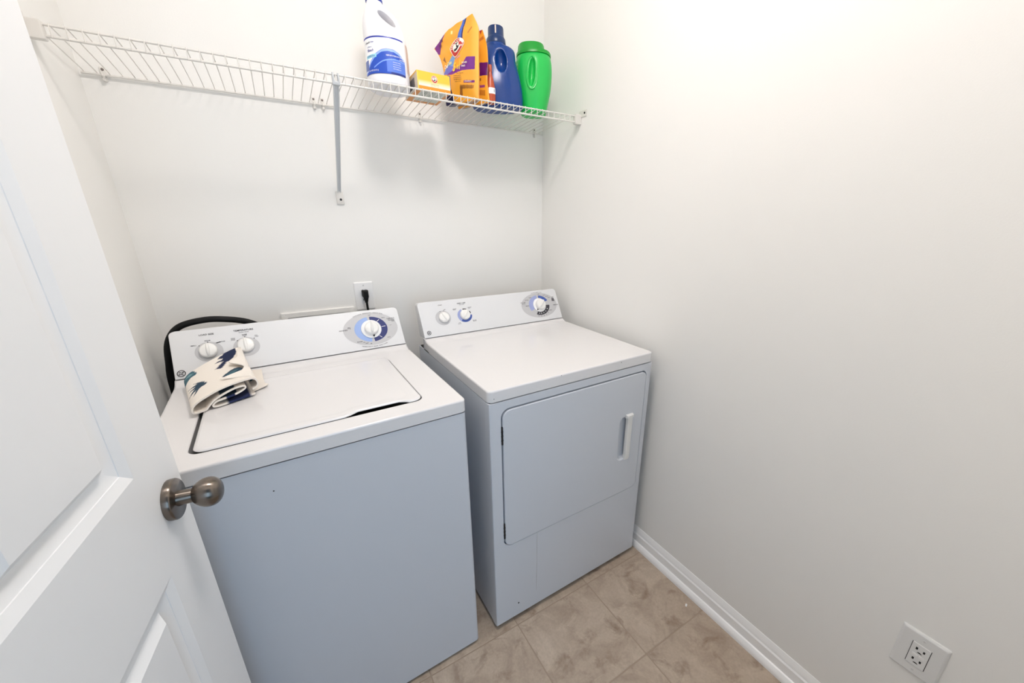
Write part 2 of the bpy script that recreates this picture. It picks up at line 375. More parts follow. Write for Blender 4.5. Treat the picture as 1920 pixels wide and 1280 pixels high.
def make_knob(fr, u, v, r, hgt, ang, parent, name='control_knob', skirt=None):
    """moulded selector knob: disc with a raised grip bar"""
    o = Vector(fr(u, v, 0)); ax = fr.n
    mb = MB(); mb.lathe([(r*.98, .0005), (r*1.02, .003), (r, hgt*.55), (r*.93, hgt*.72), (r*.8, hgt*.78), (.0003, hgt*.8)], o, ax, 40)
    # grip bar
    ca, sa = math.cos(ang), math.sin(ang); L = []
    for t, wv, hh in ((-.93, .10, .62), (-.8, .14, .92), (-.3, .155, 1.12), (.3, .145, 1.15), (.8, .12, 1.05), (1.04, .08, .74)):
        row = []
        for a, k_ in ((-1.6, .7), (-1, .93), (-.45, 1), (.45, 1), (1, .93), (1.6, .7)):
            x_, y_ = t*r, a*wv*r
            row.append(fr(u+x_*ca-y_*sa, v+x_*sa+y_*ca, hgt*hh*k_ if abs(a) < 1.5 else hgt*.6))
        L.append(row)
    mb.loops(L, True, True, closed=False)
    k_ = mb.build(name, KNOBM, parent, smooth=50)
    if skirt:
        MB().lathe([(.0003, .0004), (skirt, .0004), (skirt, .0022), (skirt-.001, .003), (.0003, .003)], o, ax, 48).build('dial_skirt', WHITEP, k_ if False else parent)
    return k_
def logo(mb, fr, u, v, r, mi=0, h=.001):
    """round monogram badge: double ring, script letters and four curls"""
    sector(mb, fr, u, v, r*.80, r*.80, r, r, 0, 2*PI, h, mi, 32)
    for q in range(4):
        t = q*PI/2+.5; sector(mb, fr, u+.6*r*math.cos(t), v+.6*r*math.sin(t), r*.10, r*.10, r*.2, r*.2, t, t+4, h, mi, 12)
    put_text(mb, fr, 'GE', u, v, width=r*1.15, height=r*.85, h=h, mi=mi, shear=.35)
def rect_loop(P2, z): return [(x, y, z) for x, y in P2]

def machine_top(mb, Wd, H, yback, skirt, hole=None):
    """top panel: flat with rounded edge, optional rounded opening"""
    out = lambda e, r: rr(-Wd+e, -e, e, yback, (r, r, .002, .002), 6)
    L = []
    if hole: L += [rect_loop(rr(*hole[0], hole[1]-.002, 6), H-.046), rect_loop(rr(*hole[0], hole[1], 6), H-.040), rect_loop(rr(*hole[0], hole[1], 6), H-.0015), rect_loop(rr(hole[0][0]-.0015, hole[0][1]+.0015, hole[0][2]-.0015, hole[0][3]+.0015, hole[1], 6), H)]
    for e, dh in ((.0075, 0), (.004, .0004), (.0018, .0014), (.0005, .0032), (0, .0055), (0, .0065), (0, skirt-.002), (0, skirt)): L.append(rect_loop(out(e, .016), H-dh))
    L.append(rect_loop(out(.004, .013), H-skirt))
    mb.loops(L, cap0=True)
def cove(mb, Wd, H, yb, zb, skirt):
    pr = [(yb-.05, H-.0006), (yb-.030, H+.0006), (yb-.018, H+.003), (yb-.008, H+.0075), (yb, zb), (yb+.02, zb), (yb+.02, H-skirt), (yb-.05, H-skirt)]
    e = .0006
    mb.loops([[(-Wd+e+.003, y, z) for y, z in pr], [(-Wd+e, y+.0, z-.003 if z > H-.01 else z) for y, z in pr], [(-e, y, z-.003 if z > H-.01 else z) for y, z in pr], [(-e-.003, y, z) for y, z in pr]], True, True)
def console(Wd, fr, parent, cut=.0):
    """slanted control housing with rounded upper corners"""
    mb = MB(); ins = .002
    def lp(e, h, r=.014): return [fr(u, v, h) for u, v in rr(-Wd+ins+e, -ins-e, .0016, fr.L-e, (.002, .002, r, r), 6)]
    L = [lp(.004, 0, .012), lp(.0012, -.0012, .013), lp(0, -.004)]
    lo = lp(0, -.004); L.append([(p[0], p[1]+.022+.03*(1-(p[2]-fr.o.z)/.13), p[2]-.004) for p in lo])
    L.append([(p[0]*.98-.007, p[1]+.05+.03*(1-(p[2]-fr.o.z)/.13), p[2]-.012) for p in lo])
    mb.loops(L, True, True)
    return mb.build('control_panel', CONS, parent, smooth=35)

# ---------------------------------------------------------------- WASHER
wa = empty('washing_machine', (-.80314, -.86618, 0), .02598)
tag(wa, 'white top-loading washing machine with folded towel on its lid, left machine of the two', 'washing machine')
Wd, H, yb_, zb_, yt_, zt_ = .68577, .94992, .5613, .9631, .6466, 1.0918; SK = .037
fr = Frame(yb_, zb_, yt_, zt_); BK = .665
b_ = MB()
b_.loops([[(x, y, z) for x, y in rr(-Wd+e, -e, e, BK, (.012, .012, .002, .002), 5)] for z, e in ((.010, .004), (.012, .0015), (H-SK-.0035, .0015), (H-SK-.0035, .004))], True, True)
b_.build('cabinet', ENAM_SHADED, wa, smooth=30)
MB().box(-Wd+.006, -.006, .006, BK-.01, H-SK-.004, H-SK+.001).build('seam', GAP, wa, smooth=0)
tp = MB(); HX0, HX1, HY0, HY1 = -.6045, -.098, .0625, .462
machine_top(tp, Wd, H, yb_-.04, SK, ((HX0, HX1, HY0, HY1), .026)); cove(tp, Wd, H, yb_, zb_, SK)
tp.build('top_panel', ENAM, wa, smooth=35)
# lid with a finger notch on its front edge
lid = MB(); lx0, lx1, ly0, ly1 = -.5955, -.1015, .0615, .4605; hl = .0065
def lid_loop(e, r=.024):
    P = rr(lx0+e, lx1-e, ly0+e, ly1-e, (r, r, .008, .008), 6); n7 = 7
    fr_pts = [(-.300, ly0+e), (-.284, ly0+e+.006), (-.266, ly0+e+.0160), (-.162, ly0+e+.0160), (-.148, ly0+e+.008), (-.138, ly0+e)]
    return P[:n7]+fr_pts+P[n7:]
lid.loops([[(x, y, z) for x, y in lid_loop(e)] for z, e in ((H+.0008, .002), (H+.0014, 0), (H+hl-.004, 0), (H+hl-.003, .0008), (H+hl-.0008, .0028), (H+hl, .007))], True, False)
# gently dished lid surface
base = [(x, y) for x, y in lid_loop(.007)]
cx, cy = (lx0+lx1)/2, (ly0+ly1)/2
rings_ = [[(cx+(x-cx)*s_, cy+(y-cy)*s_, H+hl-dh) for x, y in base] for s_, dh in ((1, 0), (.93, .0002), (.9, .0008), (.86, .0012), (.4, .0012))]
lid.loops(rings_, False, True)
lid.build('lid', ENAM, wa, smooth=40)
MB().box(HX0+.001, HX1-.001, HY0+.001, HY1-.001, H-.0455, H-.041).build('opening_shade_plate', GAP, wa, smooth=0)  # dark plate standing in for the shade under the lid
cp = console(Wd, fr, wa)
pr = MB()   # 0 ink 1 light ink 2 grey 3 navy 4 light blue 5 white
PM = [INK, INKL, GREYP, NAVY, LBLUE, WHITEP]
for u in (-.5945, -.4985):
    ell(pr, fr, u+.001, .0745, .0355, .0325, .0004, 2)
put_text(pr, fr, 'LOAD SIZE', -.5937, .1318, .037, .0052)
put_text(pr, fr, 'TEMPERATURE', -.4985, .1325, .053, .0056)
put_text(pr, fr, 'WASH / RINSE', -.4985, .1255, .027, .003, mi=1)
put_text(pr, fr, 'SMALL', -.6285, .1000, .0145, .0034); put_text(pr, fr, 'MEDIUM', -.5937, .1112, .014, .0034, mi=1); put_text(pr, fr, 'LARGE', -.5575, .1025, .0145, .0032, mi=1)
put_text(pr, fr, 'WARM', -.4985, .1165, .0135, .0034); put_text(pr, fr, 'COLD', -.4985, .1125, .011, .003, mi=1)
put_text(pr, fr, 'COLD', -.5295, .1075, .011, .0036); put_text(pr, fr, 'COLD', -.5295, .1028, .011, .0036)
put_text(pr, fr, 'HOT', -.4675, .1095, .008, .003, mi=1); put_text(pr, fr, 'COLD', -.4665, .1055, .010, .003, mi=1)
for u, v in ((-.6155, .0975), (-.5695, .100), (-.519, .0985), (-.474, .100), (-.4985, .108), (-.5937, .106)): ell(pr, fr, u, v, .0016, .0014, .0010, 0, 10)
pr.add([fr(-.574, .0985, .001), fr(-.562, .1005, .001), fr(-.562, .1035, .001), fr(-.574, .1005, .001)], [[0, 1, 2, 3]], 0)
DU, DV = -.1131, .0768
ell(pr, fr, DU, DV+.001, .0965, .0635, .0004, 2)
sector(pr, fr, DU, DV, .036, .034, .0585, .0495, PI/2+.12, 3*PI/2-.12, .0007, 4)
sector(pr, fr, DU, DV, .036, .034, .0585, .0495, -PI/2+.06, PI/2-.04, .0007, 3)
for t in (-.95, .12, .85): sector(pr, fr, DU, DV, .038, .036, .053, .0455, t-.02, t+.02, .0010, 5, 3)
put_text(pr, fr, 'WHITES', -.2085, .0842, .0285, .0046)
put_text(pr, fr, 'COTTONS  REGULAR / HEAVY SOIL', DU, DV, .094, .0034, mi=1, arc=(.098, .0655, PI/2))
put_text(pr, fr, 'PERMANENT PRESS  EASY CARE', DU, DV, .078, .0034, mi=1, arc=(.101, .0685, -PI/2))
put_text(pr, fr, 'CASUALS', -.036, .1105, .029, .0042); put_text(pr, fr, 'DELICATES', -.034, .1035, .024, .0036); put_text(pr, fr, 'KNITS', -.028, .0985, .011, .0034)
put_text(pr, fr, 'HEAVY', -.187, .0925, .0105, .0034, h=.001); put_text(pr, fr, '12', -.187, .0885, .009, .003, h=.001)
put_text(pr, fr, 'MIN', -.062, .1165, .011, .003, h=.001, mi=1); put_text(pr, fr, 'OFF', -.1085, .1325, .009, .003, h=.001)
put_text(pr, fr, 'RINSE', -.162, .0335, .018, .0034, h=.001); put_text(pr, fr, '10', -.148, .029, .006, .0034, h=.001); put_text(pr, fr, 'LIGHT', -.139, .0245, .011, .004, h=.001); put_text(pr, fr, '6', -.125, .021, .006, .0036, h=.001)
put_text(pr, fr, 'SPIN', -.0585, .0355, .011, .0036, h=.001, mi=1); put_text(pr, fr, 'OFF', -.041, .083, .007, .0026, h=.001, mi=1)
logo(pr, fr, -.667, .0175, .0105)
pr.build('lettering', PM, cp, smooth=0, fix=False)
make_knob(fr, -.5943, .0765, .0225, .020, PI/2+.02, cp); make_knob(fr, -.4987, .0785, .0225, .020, PI/2+.02, cp)
dk = make_knob(fr, DU, DV, .0245, .028, PI/2-.12, cp, 'timer_knob')
MB().lathe([(.0003, .0010), (.0355, .0010), (.0355, .0035), (.034, .0046), (.0003, .0046)], fr(DU, DV), fr.n, 56).build('dial_skirt', WHITEP, cp)
mk = MB(); mk.add([fr(DU+.003, DV-.0340, .0050), fr(DU-.0015, DV-.0235, .0050), fr(DU+.0085, DV-.0235, .0050)], [[0, 1, 2]]); mk.build('dial_pointer', INK, cp, smooth=0)
for x_ in (-Wd+.05, -.05):
    for y_ in (.05, BK-.06): MB().lathe([(.012, 0), (.018, .001), (.018, .006), (.006, .007), (.006, .012)], (x_, y_, 0), (0, 0, 1), 16).build('leveling_foot', BLACK, wa)
MB().lathe([(.0001, .0), (.0017, 0), (.0001, .0005)], (-.47, .0012, .845), (0, -1, 0), 8).build('paint_chip', INK, wa)
# drain hose: black arch standing up behind the console
def wl(p):
    c, s_ = math.cos(.02598), math.sin(.02598); dx, dy = p[0]+.80314, p[1]+.86618
    return (c*dx+s_*dy, -s_*dx+c*dy, p[2])
hp = [(-1.50, -.17, .30), (-1.545, -.15, .62), (-1.549, -.15, .88), (-1.541, -.15, .97), (-1.527, -.15, 1.04), (-1.495, -.15, 1.083), (-1.442, -.15, 1.099), (-1.38, -.15, 1.098), (-1.30, -.14, 1.072), (-1.225, -.12, 1.0), (-1.17, -.09, .9), (-1.16, -.08, .75)]
MB().tube([wl(p) for p in crom(hp, 8)], .0100, 12).build('drain_hose', BLACK, wa)

# ---------------------------------------------------------------- DRYER
dr = empty('clothes_dryer', (-.04618, -.85761, 0), .0125)
tag(dr, 'white front-loading clothes dryer with square door, standing against the right wall', 'dryer')
Wd, H, yb_, zb_, yt_, zt_ = .68977, .95417, .5750, .96598, .64776, 1.09894
fr = Frame(yb_, zb_, yt_, zt_); Z0 = .0181
b_ = MB(); b_.loops([[(x, y, z) for x, y in rr(-Wd+.001, -.001, .0302, BK, .003, 3)] for z in (Z0+.002, H-SK-.003)], True, True)
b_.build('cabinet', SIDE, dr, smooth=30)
MB().box(-Wd+.006, -.006, .008, BK-.01, H-SK-.004, H-SK+.001).build('seam', GAP, dr, smooth=0)
tp = MB(); machine_top(tp, Wd, H, yb_-.04, SK); cove(tp, Wd, H, yb_, zb_, SK)
n_out = 28
tp.f = [f for f in tp.f]
tp.build('top_panel', ENAM, dr, smooth=35)
# front panel with the door opening
fp = MB(); ZT = H-SK-.0035
def xz(P2, y): return [(x, y, z) for x, z in P2]
oX0, oX1, oZ0, oZ1 = -.6505, -.0275, .3660, .8865; oR = (.028, .022, .022, .030)
fp.loops([xz(rr(oX0, oX1, oZ0, oZ1, oR), .018), xz(rr(oX0, oX1, oZ0, oZ1, oR), .002), xz(rr(oX0-.001, oX1+.001, oZ0-.001, oZ1+.001, oR), 0),
          xz(rr(-Wd+.008, -.008, Z0+.005, ZT-.001, .002), 0), xz(rr(-Wd+.0025, -.0025, Z0+.001, ZT-.0003, .002), .0022), xz(rr(-Wd, 0, Z0, ZT, .002), .008), xz(rr(-Wd, 0, Z0, ZT, .002), .0295)], True, True)
fp.build('front_panel', ENAM_SHADED, dr, smooth=35)
dd = MB(); g0, g1, g2, g3 = .0045, .0020, .0012, .0048   # left right bottom top gaps
X0, X1, Zb, Zt = oX0+g0, oX1-g1, oZ0+g2, oZ1-g3; R_ = (.026, .021, .021, .028)
hx0, hx1, hz0, hz1 = -.1500, -.0900, .5260, .7150
def rec(e, r=.022): return rr(hx0+e, hx1-e, hz0+e, hz1-e, r-e*.6)
dd.loops([xz(rr(X0, X1, Zb, Zt, R_), .016), xz(rr(X0, X1, Zb, Zt, R_), .001), xz(rr(X0+.0008, X1-.0008, Zb+.0008, Zt-.0008, R_), -.0012), xz(rr(X0+.003, X1-.003, Zb+.003, Zt-.003, R_), -.0025),
          xz(rec(-.002), -.0025), xz(rec(0), -.0012), xz(rr(hx0+.005, hx1-.001, hz0+.003, hz1-.003, .020), .008), xz(rr(hx0+.014, hx1-.001, hz0+.006, hz1-.004, .016), .020), xz(rr(hx0+.022, hx1-.001, hz0+.008, hz1-.005, .012), .026)], True, True)
dpart = dd.build('dryer_door', ENAM_SHADED, dr, smooth=40)
hb = MB()
hb.loops([[(x, y, z) for x, y in rr(-.1120, -.0880, -.0025-dy_, .004, (.004, .004, .001, .001), 4)] for z, dy_ in ((.5215, .002), (.5225, .004), (.530, .0062), (.545, .0070), (.70, .0070), (.714, .0064), (.7205, .004), (.7215, .002))], True, True)
hb.loops([[(x, y, z) for x, y in rr(-.1205, -.0865, -.0025-dy_, .001, (.005, .005, .001, .001), 4)] for z, dy_ in ((.708, .005), (.711, .0105), (.7205, .0105), (.7235, .005))], True, True)
hb.build('door_handle', mat('handle_plastic', (228,228,226), .35), dpart, smooth=40)
for z0, z1 in ((.768, .828), (.405, .465)):
    h_ = MB().tube([(X0-.0025, .0005, z0), (X0-.0025, .0005, z1)], .0034, 10)
    for q in (.25, .5, .75): h_.tube([(X0-.0025, .0005, z0+(z1-z0)*q-.002), (X0-.0025, .0005, z0+(z1-z0)*q+.002)], .0040, 10)
    h_.box(X0-.002, X0+.008, .001, .003, z0+.006, z1-.006).build('door_hinge', HINGE, dpart)
cr = MB(); pts = [(-.5186, .364), (-.5190, .30), (-.5184, .24), (-.5196, .16), (-.5204, .09)]
for i in range(4):
    a, c_ = pts[i], pts[i+1]; wv = (.0006, .0011, .0007, .0012, .0003)
    cr.add([(a[0]-wv[i], -.0004, a[1]), (a[0]+wv[i], -.0004, a[1]), (c_[0]+wv[i+1], -.0004, c_[1]), (c_[0]-wv[i+1], -.0004, c_[1])], [[0, 1, 2, 3]])
cr.build('grey_streak', mat('streak_grey', (176,178,182), .5), dr, smooth=0)  # thin uneven grey line down the front below the door
MB().lathe([(.0001, .0), (.0032, 0), (.0028, .0008), (.0001, .001)], (-.5977, 0, .0782), (0, -1, 0), 10).build('screw', HINGE, dr)
for u_, z_, r_ in ((-.672, H-.026, .0016), (-.165, H-.011, .0018), (-.43, H-.004, .0016)):
    MB().lathe([(.0001, 0), (r_, 0), (.0001, .0004)], (u_, -.0001, z_), (0, -1, 0), 8).build('paint_chip', mat('chip_grey', (96,98,108), .6), dr)
cp = console(Wd, fr, dr)
pr = MB(); PM = [INK, INKL, GREYP, MBLUE, LILAC, WHITEP, CHAR, NAVY]
ell(pr, fr, -.5930, .0755, .0325, .0315, .0004, 2)
sector(pr, fr, -.4975, .0745, .020, .020, .0325, .0305, PI*.62, PI*1.28, .0005, 4); sector(pr, fr, -.4975, .0745, .020, .020, .0325, .0295, PI*1.28, PI*2.0, .0005, 3)
sector(pr, fr, -.4975, .0745, .024, .024, .0315, .0305, .08*PI, .20*PI, .0006, 6); sector(pr, fr, -.4975, .0745, .024, .024, .0315, .0305, .36*PI, .54*PI, .0006, 6)
put_text(pr, fr, 'START', -.5945, .1308, .0175, .0042); put_text(pr, fr, 'ON', -.5800, .1095, .008, .003)
for u, v in ((-.6005, .1045), (-.585, .1045)): ell(pr, fr, u, v, .0016, .0014, .001, 0, 10)
put_text(pr, fr, 'FABRIC CARE', -.5005, .1300, .038, .0048); put_text(pr, fr, 'HEAT LEVEL', -.5005, .1235, .022, .0026, mi=1)
put_text(pr, fr, 'AIR FLUFF', -.5365, .1075, .017, .0032, mi=1); put_text(pr, fr, 'NO HEAT', -.5375, .1035, .013, .003, mi=1)
put_text(pr, fr, 'COTTONS', -.4680, .1075, .017, .0032, mi=1); put_text(pr, fr, 'HIGH', -.471, .1035, .008, .003, mi=1)
put_text(pr, fr, 'EASY CARE', -.459, .0485, .017, .0032, mi=1); put_text(pr, fr, 'MEDIUM', -.459, .0445, .014, .003, mi=1)
put_text(pr, fr, 'LOW', -.5275, .0455, .009, .0032, mi=1); put_text(pr, fr, 'DELICATE', -.529, .0410, .014, .003, mi=1)
DU, DV = -.1155, .0775
ell(pr, fr, DU+.0005, DV, .0985, .0605, .0004, 2)
sector(pr, fr, DU, DV, .034, .033, .057, .0495, PI*.53, PI*1.16, .0007, 4); sector(pr, fr, DU, DV, .034, .033, .056, .0475, .13*PI, .47*PI, .0007, 3)
sector(pr, fr, DU, DV, .034, .033, .056, .0490, -.66*PI, -.03*PI, .0007, 6)
for t in (-.58, -.5, -.4, -.3, -.18): ell(pr, fr, DU+.0455*math.cos(t*PI), DV+.041*math.sin(t*PI), .0024, .002, .001, 5, 8)
for t in (-.6, -.52, -.44, -.36, -.28, -.2): ell(pr, fr, DU+.0605*math.cos(t*PI), DV+.0545*math.sin(t*PI), .0022, .002, .001, 1, 8)
put_text(pr, fr, 'AUTOMATIC', DU, DV, .05, .003, mi=1, arc=(.1, .0635, PI/2))
for s_, u, v, wv in (('DRYER', -.156, .118, .014), ('COTTONS', -.178, .108, .019), ('EASY CARE', -.2005, .0985, .026), ('LESS DRY', -.198, .0925, .018), ('DELICATE', -.182, .0800, .017), ('OFF', -.1055, .1315, .010), ('LESS DRY', -.076, .1235, .015), ('MORE', -.062, .1165, .014), ('DRY', -.052, .109, .014), ('TIMED', -.030, .1095, .013), ('TIMED DRY', -.024, .069, .031), ('MIN', -.058, .046, .011)):
    put_text(pr, fr, s_, u, v, wv, .0036, h=.001)
pr.add([fr(-.040, .090, .001), fr(-.024, .088, .001), fr(-.025, .104, .001), fr(-.038, .105, .001)], [[0, 1, 2, 3]], 1)
logo(pr, fr, -.6655, .0205, .0085)
pr.build('lettering', PM, cp, smooth=0, fix=False)
make_knob(fr, -.5905, .0765, .0215, .018, PI/2+.42, cp); make_knob(fr, -.4970, .0765, .0215, .018, PI/2-.55, cp)
make_knob(fr, DU+.001, DV, .0245, .028, PI/2-.75, cp, 'timer_knob')
MB().lathe([(.0003, .0010), (.034, .0010), (.034, .0035), (.0325, .0046), (.0003, .0046)], fr(DU, DV), fr.n, 56).build('dial_skirt', WHITEP, cp)
mk = MB(); mk.add([fr(DU-.0215, DV-.026, .005), fr(DU-.0125, DV-.0225, .005), fr(DU-.0195, DV-.0155, .005)], [[0, 1, 2]]); mk.build('dial_pointer', INK, cp, smooth=0)
for x_ in (-Wd+.05, -.05):
    for y_ in (.05, BK-.06): MB().lathe([(.012, 0), (.018, .001), (.018, .008), (.006, .009), (.006, .0205)], (x_, y_, 0), (0, 0, 1), 16).build('leveling_foot', BLACK, dr)

# ================================================================== OUTLETS
SLOTM = mat('slot_black', (10,10,10), .8)
def quad(P3, name, parent): MB().add(P3, [list(range(len(P3)))]).build(name, SLOTM, parent, smooth=0, fix=False)
def slots(cx, cz, T3, parent):
    for q, hh in ((-.0064, .0042), (.0064, .0036)): quad([T3(cx+q-.0012, cz+.004-hh), T3(cx+q+.0012, cz+.004-hh), T3(cx+q+.0012, cz+.004+hh), T3(cx+q-.0012, cz+.004+hh)], 'slot', parent)
    quad([T3(cx+.0032*math.cos(t), cz-.0065+.0028*math.sin(t)) for t in np.linspace(0, 2*PI, 12, endpoint=False)], 'slot', parent)
wo = empty('wall_outlet', (-.9004, 0, 1.108)); tag(wo, 'white wall outlet with a black plug in it, behind the washing machine', 'outlet')
MB().loops([[(x, y, z) for x, z in rr(-.0378+e, .0378-e, -.0588+e, .0588-e, .004)] for y, e in ((0, 0), (-.003, 0), (-.005, .002), (-.0055, .005))], True, True).build('cover_plate', PLATE, wo)
MB().loops([[(x, y, z) for x, z in rr(-.0172, .0172, -.0145+dz0, .0145+dz0, .009)] for dz0 in (0,) for y in (-.0052, -.0068)], True, True)
for zc in (.0195, -.0195):
    r_ = MB().loops([[(x, y, z+zc) for x, z in rr(-.0172+e, .0172-e, -.0142+e, .0142-e, .010)] for y, e in ((-.005, 0), (-.0068, 0), (-.0074, .001))], True, True).build('receptacle', PLATE, wo)
    slots(0, zc, lambda a, c_: (a, -.0077, c_), r_)
MB().lathe([(.0001, 0), (.003, 0), (.0024, .0012), (.0001, .0014)], (0, -.0055, .045), (0, -1, 0), 12).build('screw', GREYD, wo)
pc = empty('power_cord', (-.899, -.008, 1.122)); tag(pc, 'black power cord plugged into the wall outlet, dropping behind the washing machine', 'cord')
MB().loops([[(x, y, z) for x, z in rr(-.0125*a, .0125*a, -.012*a-b0, .012*a, .003)] for y, a, b0 in ((-.0006, 1, .002), (-.014, 1, .004), (-.022, .9, .008), (-.027, .6, .010))], True, True).loops([[(x, y-.017, z) for x, y in rr(-.0105*a, .0105*a, -.009*a, .009*a, .003)] for z, a in ((-.002, 1.0), (-.012, 1), (-.024, .8), (-.036, .55), (-.040, .45))], True, True).build('plug', BLACK, pc)
MB().tube(crom([(0, -.018, -.03), (.001, -.018, -.06), (.002, -.02, -.12), (.0, -.03, -.3), (-.03, -.06, -.6), (-.1, -.10, -.85)], 6), .0048, 10).build('cable', BLACK, pc)
# washing machine supply box set in the wall behind the washer
ob = empty('supply_box', (-1.08, 0, .98)); tag(ob, 'cream recessed laundry supply box on the wall behind the washing machine', 'supply box')
MB().loops([[(x, y, z) for x, z in rr(-.134+e, .134-e, -.088+e, .088-e, .005)] for y, e in ((0, 0), (-.007, 0), (-.010, .003), (-.010, .020), (-.002, .022))], True, True).build('box_frame', WALL, ob)
for q in (-.06, .06): MB().lathe([(.012, 0), (.012, .02), (.007, .022), (.007, .05)], (q, -.003, -.02), (0, -1, 0), 12).build('valve', NICKEL, ob)
# ground-fault outlet low on the right wall
gf = empty('wall_outlet.001', (0, -1.69921-.04425, .47647-.06425)); tag(gf, 'white square-faced outlet plate with test buttons, low on the right wall', 'outlet')
def G(d, z, h): return (-h, -d, z)   # d towards the viewer along the wall, h off the wall
MB().loops([[G(d, z, h) for d, z in rr(-.04425+e, .04425-e, -.06425+e, .06425-e, .004)] for h, e in ((0, 0), (.002, 0), (.0055, .003), (.0066, .007))], True, True).build('cover_plate', PLATE2, gf)
MB().loops([[G(d, z, h) for d, z in rr(-.0168+e, .0168-e, -.0335+e, .0335-e, .002)] for h, e in ((.0060, 0), (.0078, 0), (.0086, .0012))], True, True).build('receptacle', PLATE2, gf)
gr = [o for o in gf.children if o.name.startswith('receptacle')][0]
for q in (-.0174, .0174): quad([G(q-.0006, -.0335, .0069), G(q+.0006, -.0335, .0069), G(q+.0006, .0335, .0069), G(q-.0006, .0335, .0069)], 'plate_gap', gf)
def sq(d, z, a, c_): quad([G(d-a, z-c_, .0089), G(d+a, z-c_, .0089), G(d+a, z+c_, .0089), G(d-a, z+c_, .0089)], 'slot', gr)
for zc in (.0165, -.0165):
    sq(-.0068, zc+.0035, .0019, .0036); sq(.0070, zc+.0025, .0018, .0034)
    quad([G(.0002+.0046*math.cos(t), zc-.0078+.0032*math.sin(t), .0089) for t in np.linspace(0, PI, 9)], 'slot', gr)
for q in (-.0062, .0062):
    MB().loops([[G(d+q, z, h) for d, z in rr(-.0052, .0052, -.0034, .0034, .0008)] for h in (.0084, .0096)], True, True).build('test_button', PLATE, gf)
for q in (.0485, -.0485): MB().lathe([(.0001, 0), (.003, 0), (.0024, .0012), (.0001, .0014)], G(0, q, .0064), (-1, 0, 0), 12).build('screw', GREYD, gf)
# white scrap on the floor
sm = MB().loops([[(x, y, z) for x, y in rr(-.006+e, .006-e, -.0032+e, .0032-e, .002, 3)] for z, e in ((.0002, 0), (.0022, 0), (.003, .001))], True, True).build('paper_scrap', SCRAPM)
sm.location = (-.0632, -1.166, 0); sm.rotation_euler.z = .5; tag(sm, 'tiny white scrap lying on the floor tile near the right baseboard', 'scrap')

# ================================================================== SHELF ITEMS
TILT = -.078
def sec(xl, xr, ry, z, n=40, ex=2.3, yo=0):
    c, a = (xl+xr)/2, (xr-xl)/2; L = []
    for j in range(n):
        t = 2*PI*j/n; ct, st = math.cos(t), math.sin(t)
        L.append((c+a*math.copysign(abs(ct)**(2/ex), ct), yo+ry*math.copysign(abs(st)**(2/ex), st), z))
    return L
def dense(tab, z0, z1, n):
    """smooth table rows (z, (..)) -> n rows by catmull-rom"""
    P = crom([(r[0], *r[1][:2]) for r in tab], 6); Q = crom([(r[0], r[1][2], 0) for r in tab], 6)
    return [(p[0], p[1], p[2], q[1]) for p, q in zip(P, Q)]
def evald(o, name, parent, m):
    dg = bpy.context.evaluated_depsgraph_get(); me = bpy.data.meshes.new_from_object(o.evaluated_get(dg)); me.name = name
    bpy.data.objects.remove(o); me.materials.clear(); me.materials.append(m); me.shade_smooth(); return link(name, me, parent)
def carve(mb, cutters, name, m, parent, voxel=.0022, it=8):
    o = mb.build('w', m, None, 0); cs_ = []
    for c_ in cutters:
        q = c_.build('c', m, None, 0); cs_.append(q)
        md = o.modifiers.new('b', 'BOOLEAN'); md.operation = 'DIFFERENCE'; md.object = q; md.solver = 'EXACT'
    md = o.modifiers.new('r', 'REMESH'); md.mode = 'VOXEL'; md.voxel_size = voxel
    md = o.modifiers.new('s', 'SMOOTH'); md.factor = .5; md.iterations = it
    bpy.context.view_layer.update(); r = evald(o, name, parent, m)
    for q in cs_: bpy.data.objects.remove(q)
    return r
def ellipsoid(mb, c, r, ang=0, n=24, m=14):
    L = []
    for i in range(1, m):
        f = PI*i/m; L.append([(r[0]*math.sin(f)*math.cos(2*PI*j/n), r[1]*math.sin(f)*math.sin(2*PI*j/n), r[2]*math.cos(f)) for j in range(n)])
    ca, sa = math.cos(ang), math.sin(ang)
    L = [[(c[0]+x*ca+z*sa, c[1]+y, c[2]-x*sa+z*ca) for x, y, z in l] for l in L]
    return mb.loops(L, True, True)

# ---- bleach bottle
bl = empty('bleach_bottle', (-.7615, -.2185, dz(-.2185)+.0040), -.2513, TILT); bl.scale = (.975, .955, .950)
tag(bl, 'white bleach bottle with a blue wave label and blue cap on the wire shelf', 'bottle')
BT = [(0, (-.062, .060, .060)), (.003, (-.067, .064, .065)), (.010, (-.0705, .067, .068)), (.04, (-.0715, .0683, .0695)), (.08, (-.0700, .0688, .069)), (.12, (-.0693, .0682, .068)), (.150, (-.0698, .0662, .066)), (.180, (-.0698, .0590, .060)), (.205, (-.0668, .0495, .051)), (.225, (-.0612, .0365, .042)), (.240, (-.0560, .0190, .034)), (.255, (-.0500, .0045, .027)), (.265, (-.0480, -.0010, .0238)), (.275, (-.0478, -.0012, .0233))]
body = MB(); rows = dense(BT, 0, .275, 0); body.loops([sec(r[1], r[2], r[3], r[0], 44, 2.25) for r in rows], True, True)
cut = MB(); ellipsoid(cut, (.0095, 0, .2010), (.0125, .2, .0345), -PI/4-.05)
carve(body, [cut], 'bottle_body', WHITEPL, bl)
MB().lathe([(.0005, .262), (.0262, .262), (.0268, .264), (.0268, .270), (.0255, .272), (.025, .300), (.0235, .304), (.0005, .305)], (-.0246, 0, 0), n=36).build('bottle_cap', CAPBLUE, bl)
lh0, lh1, ph0, ph1 = .030, .1405, math.radians(-76), math.radians(50)
